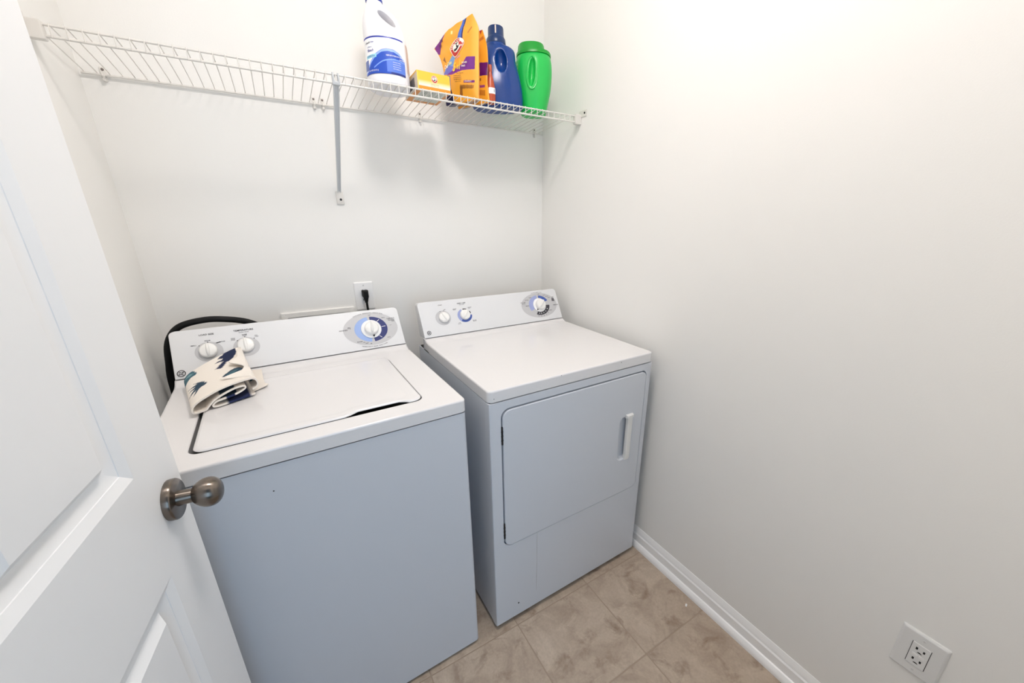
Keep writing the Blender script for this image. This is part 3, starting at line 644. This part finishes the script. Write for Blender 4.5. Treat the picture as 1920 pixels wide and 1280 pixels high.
def BS(U, V, off=.0011):
    h = lh0+(lh1-lh0)*V; s0, s1 = math.sin(ph0), math.sin(ph1); ph = math.asin(max(-1, min(1, s0+(s1-s0)*U)))
    xl, xr, ry = interp(BT, h); a = (xr-xl)/2+off; c = (xl+xr)/2; e = 2/2.25
    sx, cx_ = math.sin(ph), math.cos(ph)
    return (c+a*math.copysign(abs(sx)**e, sx), -(ry+off)*abs(cx_)**e, h)
nu, nv = 150, 130
lb = MB(); lb.add([BS(i/nu, j/nv) for j in range(nv+1) for i in range(nu+1)], [[j*(nu+1)+i, j*(nu+1)+i+1, (j+1)*(nu+1)+i+1, (j+1)*(nu+1)+i] for j in range(nv) for i in range(nu)])
lbo = lb.build('label', PRINT, bl, smooth=60, fix=False)
UU, VV = np.meshgrid(np.linspace(0, 1, nu+1), np.linspace(0, 1, nv+1)); UU = UU.ravel(); VV = VV.ravel()
c = np.tile(LN((246,246,248)), (len(UU), 1))
arc1 = np.interp(UU, [0, .06, .15, .3, .45, .57, .72, .86, .95, 1], [.05, .16, .34, .53, .635, .67, .665, .60, .50, .42])
arc2 = np.interp(UU, [.22, .35, .46, .6, .7, .85, 1], [.17, .27, .35, .41, .425, .42, .39])
c[VV < arc1+.012] = LN((140,150,214)); c[VV < arc1-.005] = LN((146,178,240)); c[VV < arc1-.06] = LN((18,74,186))
m_ = (VV < arc2-.0) & (VV > arc2-.035) & (UU > .24); c[m_] = LN((120,158,236))
m_ = (VV < arc2-.035) & (UU > .55) & (VV > .06); c[m_] = LN((84,122,214))
m_ = in_poly(UU, VV, [(.05, .42), (.32, .44), (.32, .535), (.05, .51)]); c[m_] = LN((150,214,230))
m_ = (UU < .1) & (VV < .40) & (VV > .12); c[m_] = LN((84,104,170))
c[(VV < .055) & (UU > .62)] = LN((22,44,128)); c[VV > .955] = LN((34,52,158)); c[VV < .012] = LN((30,44,120))
set_print(lbo, c)
tx = MB()
def BTt(body_, U, V, wd, ht, mi=0, sh=0):
    Vt, F = text_geo(body_, wd, ht, sh); tx.add([BS(U+x, V+y, .0015) for x, y in Vt], F, mi)
BTt('cleaN', .115, .845, .13, .05, 4, .1); BTt('ite', .235, .85, .08, .05, 1, .1); BTt('Ultra', .15, .725, .12, .035, 1); BTt('Bleach', .175, .635, .16, .075, 0)
BTt('GERMICIDAL', .18, .478, .22, .04, 1)
for i, s_ in enumerate(('DISINFECTS', 'DEODORIZES', 'CLEANS', 'AND WHITENS')): BTt(s_, .70, .875-i*.05, (.15, .16, .1, .2)[i], .024, 3)
BTt('KEEP OUT OF REACH OF CHILDREN', .76, .50, .42, .038, 2); BTt('DANGER', .92, .435, .13, .03, 2)
for i, s_ in enumerate(('SEE BACK PANEL', 'FOR ADDITIONAL', 'PRECAUTIONARY', 'STATEMENTS')): BTt(s_, .78, .33-i*.06, .2, .02, 2)
BTt('121 FL OZ (3.57 L)', .19, .085, .32, .05, 2)
tx.build('lettering', [mat('label_navy_ink', (60,64,150), .5), mat('label_blue_ink', (110,116,170), .5), WHITEP, mat('label_grey_ink', (196,190,196), .5), mat('label_black_ink', (60,58,72), .5)], lbo, smooth=0, fix=False)
bk = MB()   # brown small print on the right-hand back label
def BS2(phd, h, off=.0012):
    xl, xr, ry = interp(BT, h); a = (xr-xl)/2+off; c0 = (xl+xr)/2; e = 2/2.25; p_ = math.radians(phd); sx, cx_ = math.sin(p_), math.cos(p_)
    return (c0+a*math.copysign(abs(sx)**e, sx), -math.copysign((ry+off)*abs(cx_)**e, cx_), h)
for i in range(16):
    h = .050+i*.0055; p1 = 66+random.uniform(12, 40)
    n_ = 6; bk.loops([[BS2(60+(p1-60)*k_/n_, h+q) for k_ in range(n_+1)] for q in (0, .0022)], closed=False)
bk.build('back_label_print', mat('brown_small_print', (196,160,136), .6), bl, smooth=0, fix=False)

# ---- small yellow carton
bo = empty('carton', (-.631, -.2165, dz(-.2155)+.006), .05, TILT)
tag(bo, 'small yellow carton with a round red emblem, lying between bleach bottle and orange pouch', 'box')
w2, d2, h2 = .0585, .0675, .0535
cb = MB(); n_ = 24
def grid_face(mb, P, nu, nv):
    mb.add([P(i/nu, j/nv) for j in range(nv+1) for i in range(nu+1)], [[j*(nu+1)+i, j*(nu+1)+i+1, (j+1)*(nu+1)+i+1, (j+1)*(nu+1)+i] for j in range(nv) for i in range(nu)])
cols = []
def shade(U, V, fn): cols.append(fn(U, V))
def uvg(nu, nv):
    U, V = np.meshgrid(np.linspace(0, 1, nu+1), np.linspace(0, 1, nv+1)); return U.ravel(), V.ravel()
YEL, ORG = LN((246,192,62)), LN((232,146,40))
def ff(U, V):
    c = np.tile(YEL, (len(U), 1)); t = np.clip((.52-V)/.26, 0, 1)[:, None]; wh = LN((250,240,216))
    c = c*(1-t)+wh*t; c[V < .20] = ORG; c[(U < .04)] = LN((250,205,90)); return c
def fs(U, V):
    c = np.tile(LN((222,208,190)), (len(U), 1)); c[in_poly(U, V, [(.2, .2), (.8, .2), (.8, .75), (.2, .75)])] = LN((120,116,120)); c[V > .9] = YEL; return c
def ft(U, V): return np.tile(LN((250,208,110)), (len(U), 1))
def fb(U, V):
    c = np.tile(LN((198,204,196)), (len(U), 1)); c[(U < .16) | (U > .9) | (V < .14)] = LN((220,150,80))
    for q in (.3, .5, .7): c[abs(U-q) < .012] = LN((150,158,150))
    return c
for P, fn in ((lambda a, b_: (-w2+2*w2*a, -d2, h2*b_), ff), (lambda a, b_: (w2-2*w2*a, d2, h2*b_), ff), (lambda a, b_: (-w2, d2-2*d2*a, h2*b_), fs), (lambda a, b_: (w2, -d2+2*d2*a, h2*b_), fs), (lambda a, b_: (-w2+2*w2*a, -d2+2*d2*b_, h2), ft), (lambda a, b_: (-w2+2*w2*a, d2-2*d2*b_, 0), fb)):
    grid_face(cb, P, 50, 30); U, V = uvg(50, 30); cols.append(fn(U, V))
cbo = cb.build('carton_body', CARD, bo, smooth=0, fix=False); set_print(cbo, np.concatenate(cols))
RED = mat('emblem_red', (190,52,44), .5); EMW = mat('emblem_white', (248,240,228), .5); BRN = mat('brown_ink', (150,98,44), .5); GRN = mat('soft_green_ink', (176,190,140), .6); EMK = mat('emblem_black', (40,34,40), .5)
def emblem(mb, P, R, ri=1):
    """red roundel with curved lettering, white middle, flexed arm and hammer; P(x, y, h) maps unit coordinates"""
    def circ(r, h, mi, n=36): mb.add([P(r*math.cos(t), r*math.sin(t), h) for t in np.linspace(0, 2*PI, n, endpoint=False)], [list(range(n))], mi)
    circ(1.08, .0002, 1); circ(1, .0004, 0); circ(.62, .0006, 1)
    V, F = text_geo('ARM & HAMMER', 3.0, .24)
    mb.add([P((.80+y)*math.cos(PI/2-x/.80), (.80+y)*math.sin(PI/2-x/.80), .0007) for x, y in V], F, 1)
    arm = [(-.42, -.45), (-.1, -.5), (.18, -.42), (.38, -.2), (.34, .02), (.12, .0), (.05, .14), (-.06, .12), (-.05, -.08), (.08, -.16), (-.08, -.24), (-.36, -.22)]
    mb.add([P(x, y, .0008) for x, y in arm], [list(range(len(arm)))], 2)
    ham = [(-.08, .05), (.02, .05), (-.02, .34), (.14, .36), (.12, .5), (-.34, .46), (-.32, .32), (-.12, .33)]
    mb.add([P(x, y, .0009) for x, y in ham], [list(range(len(ham)))], 2)
em = MB(); emblem(em, lambda x, y, h: (.002+x*.0105, -d2-h, .0345+y*.0105), .0105)
V, F = text_geo('Baking Soda', .028, .005); em.add([(.002+x, -d2-.0005, .0178+y) for x, y in V], F, 3)
V, F = text_geo('Fabric Softener Sheets', .03, .0028); em.add([(.002+x, -d2-.0005, .0135+y) for x, y in V], F, 3)
em.build('emblem', [RED, EMW, EMK, GRN], cbo, smooth=0, fix=False)

# ---- detergent pouches
PD = Vector((-.5361, .8441, 0)); PN = Vector((-.8441, -.5361, 0))
def pouch(A0, near, far, bow, label, feats, mirror_text=True, nu=190, nv=260, thick=.034):
    root = empty('detergent_pouch', A0); tag(root, label, 'pouch', 'orange detergent pouches on the wire shelf')
    A0 = Vector(A0)
    nv_t = np.linspace(0, 1, len(near)); fv_t = np.linspace(0, 1, len(far))
    nP = crom([(p[0], p[1], 0) for p in near], 10); fP = crom([(p[0], p[1], 0) for p in far], 10)
    nx = [p[0] for p in nP]; nz = [p[1] for p in nP]; fx = [p[0] for p in fP]; fz = [p[1] for p in fP]
    ln = np.linspace(0, 1, len(nx)); lf = np.linspace(0, 1, len(fx))
    U, V = uvg(nu, nv)
    s = np.interp(V, ln, nx)*(1-U)+np.interp(V, lf, fx)*U
    z = np.interp(V, ln, nz)*(1-U)+np.interp(V, lf, fz)*U+V**4*np.interp(U, np.linspace(0, 1, len(bow)), bow)
    sid = np.clip(np.sin(PI*U), 0, 1)**.45
    bul = .006*np.sin(PI*np.clip(V*1.05, 0, 1))*sid+.0016*np.sin(U*19+V*7)*V*sid+.0012*np.sin(U*6-V*23)*sid
    backo = -(thick*(1-V)**.8*(.25+.75*sid)+.003)
    def pts(off):
        return [(A0+PD*float(a)+PN*float(o_)+Vector((0, 0, float(b_)-A0.z)))-A0 for a, b_, o_ in zip(s, z, off)]
    mb = MB(); quad = [[j*(nu+1)+i, j*(nu+1)+i+1, (j+1)*(nu+1)+i+1, (j+1)*(nu+1)+i] for j in range(nv) for i in range(nu)]
    N = len(U); mb.v = [tuple(p) for p in pts(bul)]+[tuple(p) for p in pts(backo)]
    mb.f = [list(q) for q in quad]+[[N+k_ for k_ in q[::-1]] for q in quad]
    bd = [i for i in range(nu+1)]+[j*(nu+1)+nu for j in range(1, nv+1)]+[nv*(nu+1)+i for i in range(nu-1, -1, -1)]+[j*(nu+1) for j in range(nv-1, 0, -1)]
    for a, b_ in zip(bd, bd[1:]+bd[:1]): mb.f.append([b_, a, N+a, N+b_])
    mb.m = [0]*len(mb.f)
    o = mb.build('pouch_body', FOIL, root, smooth=70, fix=True)
    c = np.tile(LN((240,166,48)), (N, 1))
    lt = np.clip((.02-s)/.03, 0, 1)[:, None]; c = c*(1-lt*.6)+LN((248,200,96))*lt*.6
    for poly, col in feats['poly']: c[in_poly(s, z, poly)] = LN(col)
    cb_ = np.tile(LN((226,140,44)), (N, 1)); cb_[z < 1.842] = LN((40,36,70))
    set_print(o, np.concatenate([c, cb_]))
    def SP(sv, zv, h):
        # nearest grid point gives the local bulge
        k_ = int(np.argmin((s-sv)**2+(z-zv)**2)); return tuple(PD*sv+PN*(float(bul[k_])+.0022+h)+Vector((0, 0, zv-A0.z)))
    return root, o, SP
near1 = [(-.003, 1.8385), (-.0018, 1.85), (-.0055, 1.90), (-.009, 1.964), (-.0125, 2.03), (-.0120, 2.0568), (.0083, 2.0951)]
far1 = [(.142, 1.8300), (.144, 1.86), (.1435, 1.90), (.1442, 1.9378), (.1535, 1.975), (.168, 2.002), (.1815, 2.0167)]
P1 = [([(.1815, 2.03), (.19, 2.05), (.1315, 2.075), (.1225, 2.0621), (.1482, 2.0281), (.1553, 1.9941), (.172, 2.0)], (120,36,128)),
      ([(.0455, 2.0922), (.0306, 2.0956), (.0489, 2.0627), (.055, 2.026), (.0735, 2.0326), (.0623, 2.0597)], (70,104,190)), ([(.036, 2.0942), (.0286, 2.0956), (.0470, 2.0627), (.052, 2.03), (.058, 2.03), (.0525, 2.0597)], (34,38,104)),
      ([(.0993, 1.9838), (.0833, 1.9789), (.0950, 1.9584), (.1119, 1.9264), (.1453, 1.9303), (.131, 1.9489)], (120,160,216)), ([(.117, 1.955), (.095, 1.950), (.1119, 1.9264), (.1453, 1.9303)], (110,112,200)),
      ([(.0374, 1.9722), (.0012, 1.9694), (.0052, 1.9312), (.0579, 1.9341), (.1036, 1.9254), (.1287, 1.9269), (.1048, 1.937), (.0566, 1.9537)], (116,30,140)),
      ([(.0519, 1.902), (.007, 1.8976), (.0084, 1.8906), (.0544, 1.8944)], (112,28,120)), ([(.0711, 1.8898), (.0108, 1.8831), (.0133, 1.8733), (.0739, 1.8784)], (186,120,34)), ([(.0711, 1.8868), (.060, 1.8851), (.0633, 1.85), (.077, 1.852)], (150,92,34)),
      ([(.1245, 1.9264), (.1123, 1.9221), (.1149, 1.8888), (.1117, 1.8566), (.1364, 1.8562)], (84,96,160)), ([(.118, 1.885), (.1117, 1.8766), (.10, 1.83), (.15, 1.82), (.1364, 1.8762)], (24,26,66)),
      ([(.142, 1.975), (.128, 1.965), (.133, 1.985)], (150,96,40)), ([(.03, 2.045), (.012, 2.060), (.010, 2.055), (.028, 2.040)], (196,120,40)), ([(.1035, 2.05), (.0955, 2.05), (.0955, 2.060), (.1035, 2.060)], (252,226,160))]
rp, po, SP = pouch((-.466, -.278, 1.834), near1, far1, [0, .006, .014, .019, .010, 0], 'orange laundry pouch with a round red emblem and purple band, beside the yellow carton', {'poly': P1})
lt = MB()
def emP(x, y, h):
    # roundel drawn out to a drop below, as printed
    if y < 0: x = x*(1-.45*min(1, -y)); y = y*1.45
    return SP(.0755-x*.0285-y*.004, 2.009+y*.0215+x*.004, h)
emblem(lt, emP, 1)
def PT(body_, s0, z0, wd, ht, mi, rot=0, sh=0):
    V, F = text_geo(body_, wd, ht, sh); ca, sa = math.cos(rot), math.sin(rot)
    lt.add([SP(s0-(x*ca-y*sa), z0+(x*sa+y*ca), .0006) for x, y in V], F, mi)
PT('5', .089, 1.947, .016, .027, 3, -.05, .4); PT('in', .0755, 1.947, .010, .016, 3, .1, .4); PT('1', .0655, 1.951, .006, .028, 3, -.05, .4)
PT('POWER', .045, 1.9555, .023, .0055, 1, -.05); PT('PAKS', .051, 1.9465, .017, .0055, 1, -.05)
PT('Oxi', .127, 1.953, .018, .012, 1, .25, .4); PT('Clean', .112, 1.962, .020, .011, 4, .25, .4); PT('plus', .07, 1.9745, .02, .008, 5, .35, .4)
for i, (s_, wd) in enumerate((('Stain fighting', .028), ('Fresh scent', .03), ('Freshens', .032), ('Brightens', .033), ('Cleans deep', .027))): PT(s_, .079-.0005*i-.012*(i == 0), 1.9255-.0063*i, wd, .0035, 2, -.02)
PT('FRESH', .0335, 1.8965, .026, .0036, 1, -.06)
for i in range(4): PT('20 PAKS 1 LB 0.9 OZ', .041, 1.884-.0032*i, .048, .0018, 2, -.09)
PT('16', .1445, 2.036, .012, .012, 6, .3); PT('20', .1505, 2.02, .012, .010, 6, .3)
lt.build('lettering', [RED, EMW, EMK, mat('pouch_yellow_ink', (250,214,70), .5), mat('pouch_pale_yellow', (244,232,150), .5), mat('pouch_pink_ink', (214,150,196), .5), mat('pouch_dark_ink', (70,30,70), .5)], po, smooth=0, fix=False)
near2 = [(.016, 1.8385), (.016, 1.85), (.0225, 1.90), (.0205, 1.935), (.0172, 1.975), (.0205, 2.02), (.036, 2.066)]
far2 = [(.158, 1.8295), (.160, 1.86), (.160, 1.90), (.160, 1.94), (.164, 1.97), (.172, 2.0), (.178, 2.014)]
P2 = [([(.20, 1.97), (-.02, 1.965), (-.02, 1.9254), (.2, 1.9252)], (92,18,104)), ([(.0609, 1.8969), (.03, 1.8949), (.0322, 1.8871), (.0613, 1.8889)], (140,60,120)), ([(.0488, 2.07), (.0337, 2.0687), (.0436, 2.052)], (168,52,44)), ([(.064, 1.882), (.03, 1.878), (.03, 1.86), (.064, 1.866)], (196,126,40)), ([(.05, 2.04), (.032, 2.048), (.03, 2.038), (.05, 2.032)], (200,118,44)), ([(.06, 1.918), (.046, 1.918), (.046, 1.91), (.06, 1.908)], (150,92,40))]
pouch((-.404, -.278, 1.834), near2, far2, [0, .006, .012, .016, .010, 0], 'second orange pouch with deep purple band, mostly hidden behind the first pouch', {'poly': P2}, thick=.014)

# ---- orange-red bottle between pouch and jug
ob2 = empty('detergent_bottle', (-.3965, -.2505, dz(-.2505)+.006), -.3, TILT); ob2.scale = (.60, .56, 1); tag(ob2, 'low orange-red bottle with a white label, squeezed between the second pouch and the blue jug', 'bottle')
rows = dense([(0, (-.022, .022, .018)), (.004, (-.026, .026, .021)), (.03, (-.028, .028, .023)), (.055, (-.026, .026, .022)), (.08, (-.019, .019, .018)), (.10, (-.011, .011, .011)), (.112, (-.009, .009, .009))], 0, 0, 0)
MB().loops([sec(r[1], r[2], r[3], r[0], 28, 2.2) for r in rows], True, True).build('bottle_body', ORANGEPL, ob2)
MB().lathe([(.0003, .108), (.0115, .108), (.0115, .128), (.0105, .130), (.0003, .130)], n=20).build('bottle_cap', ORANGEPL, ob2)
lb = MB(); q = [[(.0285*math.sin(a), -.0236*abs(math.cos(a))**.9-.0006, z) for a in np.linspace(-.6, 1.2, 10)] for z in (.032, .052)]; lb.loops(q, closed=False)
lo = lb.build('label', WHITEP, ob2, smooth=60, fix=False)
V, F = text_geo('R', .007, .010); MB().add([(.0195+x*.8, -.0200-.0006+x*.5, .042+y) for x, y in V], F).build('lettering', NAVY, lo, smooth=0, fix=False)

# ---- blue jug
bj = empty('detergent_jug', (-.3425, -.196, dz(-.196)+.006), -.45, TILT); tag(bj, 'dark blue plastic detergent jug with recessed grip, between the orange pouches and green tub', 'jug')
JT = [(0, (-.090, .092, .045)), (.004, (-.096, .098, .050)), (.02, (-.099, .1015, .054)), (.05, (-.100, .1015, .055)), (.08, (-.097, .098, .055)), (.12, (-.086, .0885, .052)), (.16, (-.072, .0765, .050)), (.185, (-.060, .0735, .046)), (.200, (-.050, .0710, .043)), (.209, (-.043, .063, .040)), (.215, (-.040, .046, .038)), (.220, (-.038, .037, .037)), (.228, (-.035, .034, .0345))]
body = MB(); rows = dense(JT, 0, 0, 0); body.loops([sec(r[1], r[2], r[3], r[0], 48, 2.15) for r in rows], True, True)
cut = MB(); ellipsoid(cut, (.017, -.056, .157), (.0225, .034, .041), -.10); cut2 = MB(); ellipsoid(cut2, (-.085, -.062, .150), (.030, .020, .05), .3)
carve(body, [cut], 'jug_body', BLUEPL, bj, .0024, 10)
MB().lathe([(.0003, .222), (.0375, .222), (.0378, .226), (.0365, .240), (.033, .245), (.0305, .250), (.0298, .276), (.0285, .280), (.0003, .281)], (0, 0, 0), n=40).build('jug_cap', BLUECAP, bj)
st = MB(); st.loops([[(.0308*math.sin(a), -.0308*math.cos(a), z) for a in (-.12, -.05, .02)] for z in (.2515, .2775)], closed=False); st.build('cap_stripe', mat('cap_orange_white', (236,214,196), .5), bj, smooth=0, fix=False)

# ---- green tub
gt = empty('detergent_tub', (-.181, -.206, dz(-.206)+.006), -.5535, TILT); tag(gt, 'bright green plastic detergent tub with darker green lid, right end of the shelf', 'tub')
GT = [(0, (-.047, .047, .047)), (.004, (-.052, .052, .052)), (.02, (-.056, .056, .055)), (.05, (-.0635, .0635, .060)), (.09, (-.0712, .0712, .064)), (.14, (-.0752, .0752, .066)), (.175, (-.0742, .0742, .065)), (.195, (-.0705, .0705, .062)), (.205, (-.0665, .0665, .058)), (.209, (-.060, .060, .053))]
body = MB(); rows = dense(GT, 0, 0, 0); body.loops([sec(r[1], r[2], r[3], r[0], 48, 2.3) for r in rows], True, True)
cut = MB(); ellipsoid(cut, (-.006, -.066, .134), (.0125, .020, .050), .06)
carve(body, [cut], 'tub_body', GREENPL, gt, .0022, 8)
rim = MB(); rim.tube([(-.006+.021*math.cos(t)*(1-.12*math.sin(t)), -.0655+.010*(abs(math.cos(t))*.3+.12*abs(math.sin(t))), .132+.056*math.sin(t)) for t in np.linspace(0, 2*PI, 41)], .0032, 8, caps=False); rim.build('grip_rim', GREENPL, gt)
L = []
for z, e in ((.204, .062), (.205, .0695), (.2140, .0700), (.2175, .0680), (.2190, .060), (.2200, .0560), (.222, .0550), (.243, .0525), (.2475, .0500), (.249, .044)): q = -.010 if z > .2195 else 0; L.append(sec(q-e, q+e, e*.9, z, 48, 2.3))
MB().loops(L, True, True).build('tub_lid', GREENCAP, gt, smooth=40)
wv = MB()
V, F = text_geo('fresh', .022, .010)
def GS(phd, h, off=.0008):
    xl, xr, ry = interp(GT, h); p_ = math.radians(phd); sx, cx_ = math.sin(p_), math.cos(p_); e = 2/2.3
    return ((xr+off)*math.copysign(abs(sx)**e, sx), -(ry+off)*abs(cx_)**e, h)
for i, (h, t_) in enumerate(((.185, 'gain power'), (.170, 'fresh scent'), (.155, 'blast'), (.125, '42 ct'))):
    V, F = text_geo(t_, 30 if i < 3 else 16, None); Vy = text_geo(t_, None, .009)[0]
    wv.add([GS(-68+x, h+vy[1]) for (x, y), vy in zip(V, Vy)], F)
wv.build('lettering', mat('pale_green_ink', (150,206,160), .5), gt, smooth=0, fix=False)

# ================================================================== FOLDED TOWEL
tw = empty('folded_towel', (-.80314, -.86618, .9499+.0038), .02598)
tw.location = Matrix.Rotation(.02598, 3, 'Z') @ Vector((-.56, .42, 0)) + Vector((-.80314, -.86618, .9572))
tag(tw, 'folded cream tea towel with teal botanical print, on the washing machine against its controls', 'towel')
OX, OY = -.56, .42
F0, F1, B0, B1 = Vector((-.613, .262)), Vector((-.474, .330)), Vector((-.652, .488)), Vector((-.512, .598))
sp_ = [(.93, .0045), (.60, .0035), (.36, .0035), (.29, .008), (.34, .0150), (.44, .0165), (.60, .018), (.72, .0215), (.80, .0275), (.78, .033), (.66, .0335), (.50, .0285), (.34, .021), (.235, .010), (.19, .0045), (.10, .0035), (.035, .0045), (.012, .011), (.03, .020), (.10, .028), (.22, .034), (.40, .0405), (.62, .0450), (.84, .0470), (.95, .0450), (.992, .038), (1.0, .029), (.97, .0215), (.90, .018)]
pathP = crom([(a, 0, z) for a, z in sp_], 7)
NP = len(pathP); NB = 70
th = .0019
def tpos(a, b_, z):
    lo = F0.lerp(F1, a); hi = B0.lerp(B1, a); p_ = lo.lerp(hi, b_)
    rise = max(0, b_-.55)/.45
    zz = z*(1+.12*math.sin(3*b_+a*2))+rise**1.6*(.012+.016*a)*(z/.045)
    zz += .0015*math.sin(b_*9+a*5)*(z/.045)
    y = p_.y; zmax = .9572+zz
    ylim = .5613+(zmax-.9631)*.663-.006
    if zmax > .955: y = min(y, ylim)
    return Vector((p_.x-OX, y-OY, max(zz, .0008)))
tv = []; side = []
for i, p_ in enumerate(pathP):
    t = (pathP[min(i+1, NP-1)]-pathP[max(i-1, 0)]); t = Vector((t.x*.155, 0, t.z)).normalized(); n_ = Vector((-t.z, 0, t.x))
    for sgn in (1, -1):
        for j in range(NB+1):
            b_ = j/NB; tv.append(tpos(p_.x+n_.x*th*sgn/.155, b_, p_.z+n_.z*th*sgn)[:])
N1 = NB+1; tf = []
def ix(i, s_, j): return (i*2+s_)*N1+j
for i in range(NP-1):
    for j in range(NB):
        tf.append([ix(i, 0, j), ix(i+1, 0, j), ix(i+1, 0, j+1), ix(i, 0, j+1)]); tf.append([ix(i, 1, j+1), ix(i+1, 1, j+1), ix(i+1, 1, j), ix(i, 1, j)])
    tf.append([ix(i, 1, 0), ix(i+1, 1, 0), ix(i+1, 0, 0), ix(i, 0, 0)]); tf.append([ix(i, 0, NB), ix(i+1, 0, NB), ix(i+1, 1, NB), ix(i, 1, NB)])
for i in (0, NP-1):
    for j in range(NB): tf.append([ix(i, 0, j), ix(i, 0, j+1), ix(i, 1, j+1), ix(i, 1, j)])
mb = MB(); mb.v = tv; mb.f = tf; mb.m = [0]*len(tf); to = mb.build('towel_body', CLOTH, tw, smooth=60)
X = np.array([v[0]+OX for v in tv]); Y = np.array([v[1]+OY for v in tv]); Zt_ = np.array([v[2] for v in tv])
c = np.tile(LN((238,231,222)), (len(X), 1))
TEAL, DKT, NAV = (58,98,112), (34,62,82), (24,36,70)
marks = [([(-.6637, .461), (-.658, .4828), (-.640, .508), (-.6252, .500), (-.6158, .4722), (-.6307, .4562), (-.6472, .4227)], TEAL),
         ([(-.650, .474), (-.635, .490), (-.625, .484), (-.632, .470)], (110,150,156)),
         ([(-.5846, .3729), (-.597, .400), (-.6199, .4075), (-.610, .394), (-.6307, .3841), (-.6098, .3798), (-.6292, .3608), (-.6123, .3637), (-.6238, .3229), (-.6075, .3479), (-.6114, .3086), (-.6033, .3379), (-.6007, .357), (-.5903, .3673)], DKT),
         ([(-.5303, .5913), (-.5379, .5957), (-.5699, .5389), (-.5581, .5334), (-.5797, .5108), (-.5569, .5213), (-.5737, .465), (-.5578, .4676), (-.5506, .5096), (-.5356, .53), (-.5282, .5514), (-.524, .57)], NAV),
         ([(-.553, .383), (-.5279, .4442), (-.5142, .4494), (-.5052, .4255), (-.5124, .3914), (-.5444, .3695)], DKT), ([(-.545, .385), (-.530, .420), (-.518, .425), (-.520, .405), (-.54, .378)], TEAL)]
pid = np.arange(len(X))//(2*N1); topm = (Zt_ > .010) & (pid > NP*.5)
for poly, col in marks: c[in_poly(X, Y, poly) & topm] = LN(col)
av = np.array([p_.x for p_ in pathP])[pid]; bv = np.tile(np.linspace(0, 1, N1), 2*NP)
c[(pid < NP*.22) & (av > .50) & (av < .88) & (bv < .55)] = LN((30,42,84))
c[(pid > NP*.15) & (pid < NP*.42) & (av > .42) & (av < .66) & (bv > .02) & (bv < .5)] = LN((34,62,82))
c[(pid > NP*.15) & (pid < NP*.3) & (av > .30) & (av < .40) & (bv > .03) & (bv < .4)] = LN((24,36,70))
c[(pid > NP*.80) & (av > .93) & (bv > .22) & (bv < .34) & (Zt_ < .035)] = LN((50,104,116))
set_print(to, c)
# loose folded-over corner lying on the top right of the towel
fl = MB(); nu, nv = 26, 26; fv = []
E0, E1 = Vector((-.5255, .602)), Vector((-.5100, .352))      # free, curled edge
G0, G1 = Vector((-.5125, .598)), Vector((-.4760, .336))      # outer folded edge
for s_ in (1, -1):
    for j in range(nv+1):
        for i in range(nu+1):
            a, b_ = i/nu, j/nv
            e = E0.lerp(E1, b_); e = e+Vector((-.022*math.exp(-((b_-.50)/.10)**2)+.012*math.exp(-((b_-.76)/.10)**2)-.045*max(0, b_-.85)/.15, 0)); q = e.lerp(G0.lerp(G1, b_), a)
            base_ = tpos(min(1, .62+.36*a), max(0, min(1, (q.y-.27)/.30)), .0468).z
            lift = .0055*(1-a)**.7*math.exp(-((b_-.55)/.28)**2)+.0035*math.sin(PI*min(1, (1-b_)*1.1))*(1-a)
            z = base_+.0028+lift-.010*max(0, a-.85)/.15+s_*.0014
            y = q.y; y = min(y, .5613+(.9572+z-.9631)*.663-.006)
            fv.append((q.x-OX, y-OY, z))
n1 = nu+1; N = n1*(nv+1); ff_ = []
for j in range(nv):
    for i in range(nu):
        q = [j*n1+i, j*n1+i+1, (j+1)*n1+i+1, (j+1)*n1+i]; ff_.append(q); ff_.append([N+k_ for k_ in q[::-1]])
bd = [i for i in range(n1)]+[j*n1+nu for j in range(1, nv+1)]+[nv*n1+i for i in range(nu-1, -1, -1)]+[j*n1 for j in range(nv-1, 0, -1)]
for a, b_ in zip(bd, bd[1:]+bd[:1]): ff_.append([b_, a, N+a, N+b_])
mb = MB(); mb.v = fv; mb.f = ff_; mb.m = [0]*len(ff_); fo = mb.build('folded_corner', CLOTH, tw, smooth=60); set_print(fo, np.tile(LN((240,234,226)), (len(fv), 1)))
# thin bottom layer showing past the right side
bo_ = MB(); L = []
edge = [(-.500, .345), (-.462, .372), (-.4535, .384), (-.462, .408), (-.466, .45), (-.468, .50), (-.470, .545), (-.505, .553)]
for z in (.0006, .0026): L.append([(x-OX, y-OY, z+(.003 if abs(y-.384) < .02 else 0)) for x, y in edge])
bo_.loops(L, True, True); b2 = bo_.build('towel_hem', CLOTH, tw, smooth=30)
c = np.tile(LN((236,229,220)), (len(b2.data.vertices), 1)); set_print(b2, c)

for o in bpy.data.objects:
    if o.name.split('.')[0] in ('lettering', 'back_label_print'): o['kind'] = 'stuff'
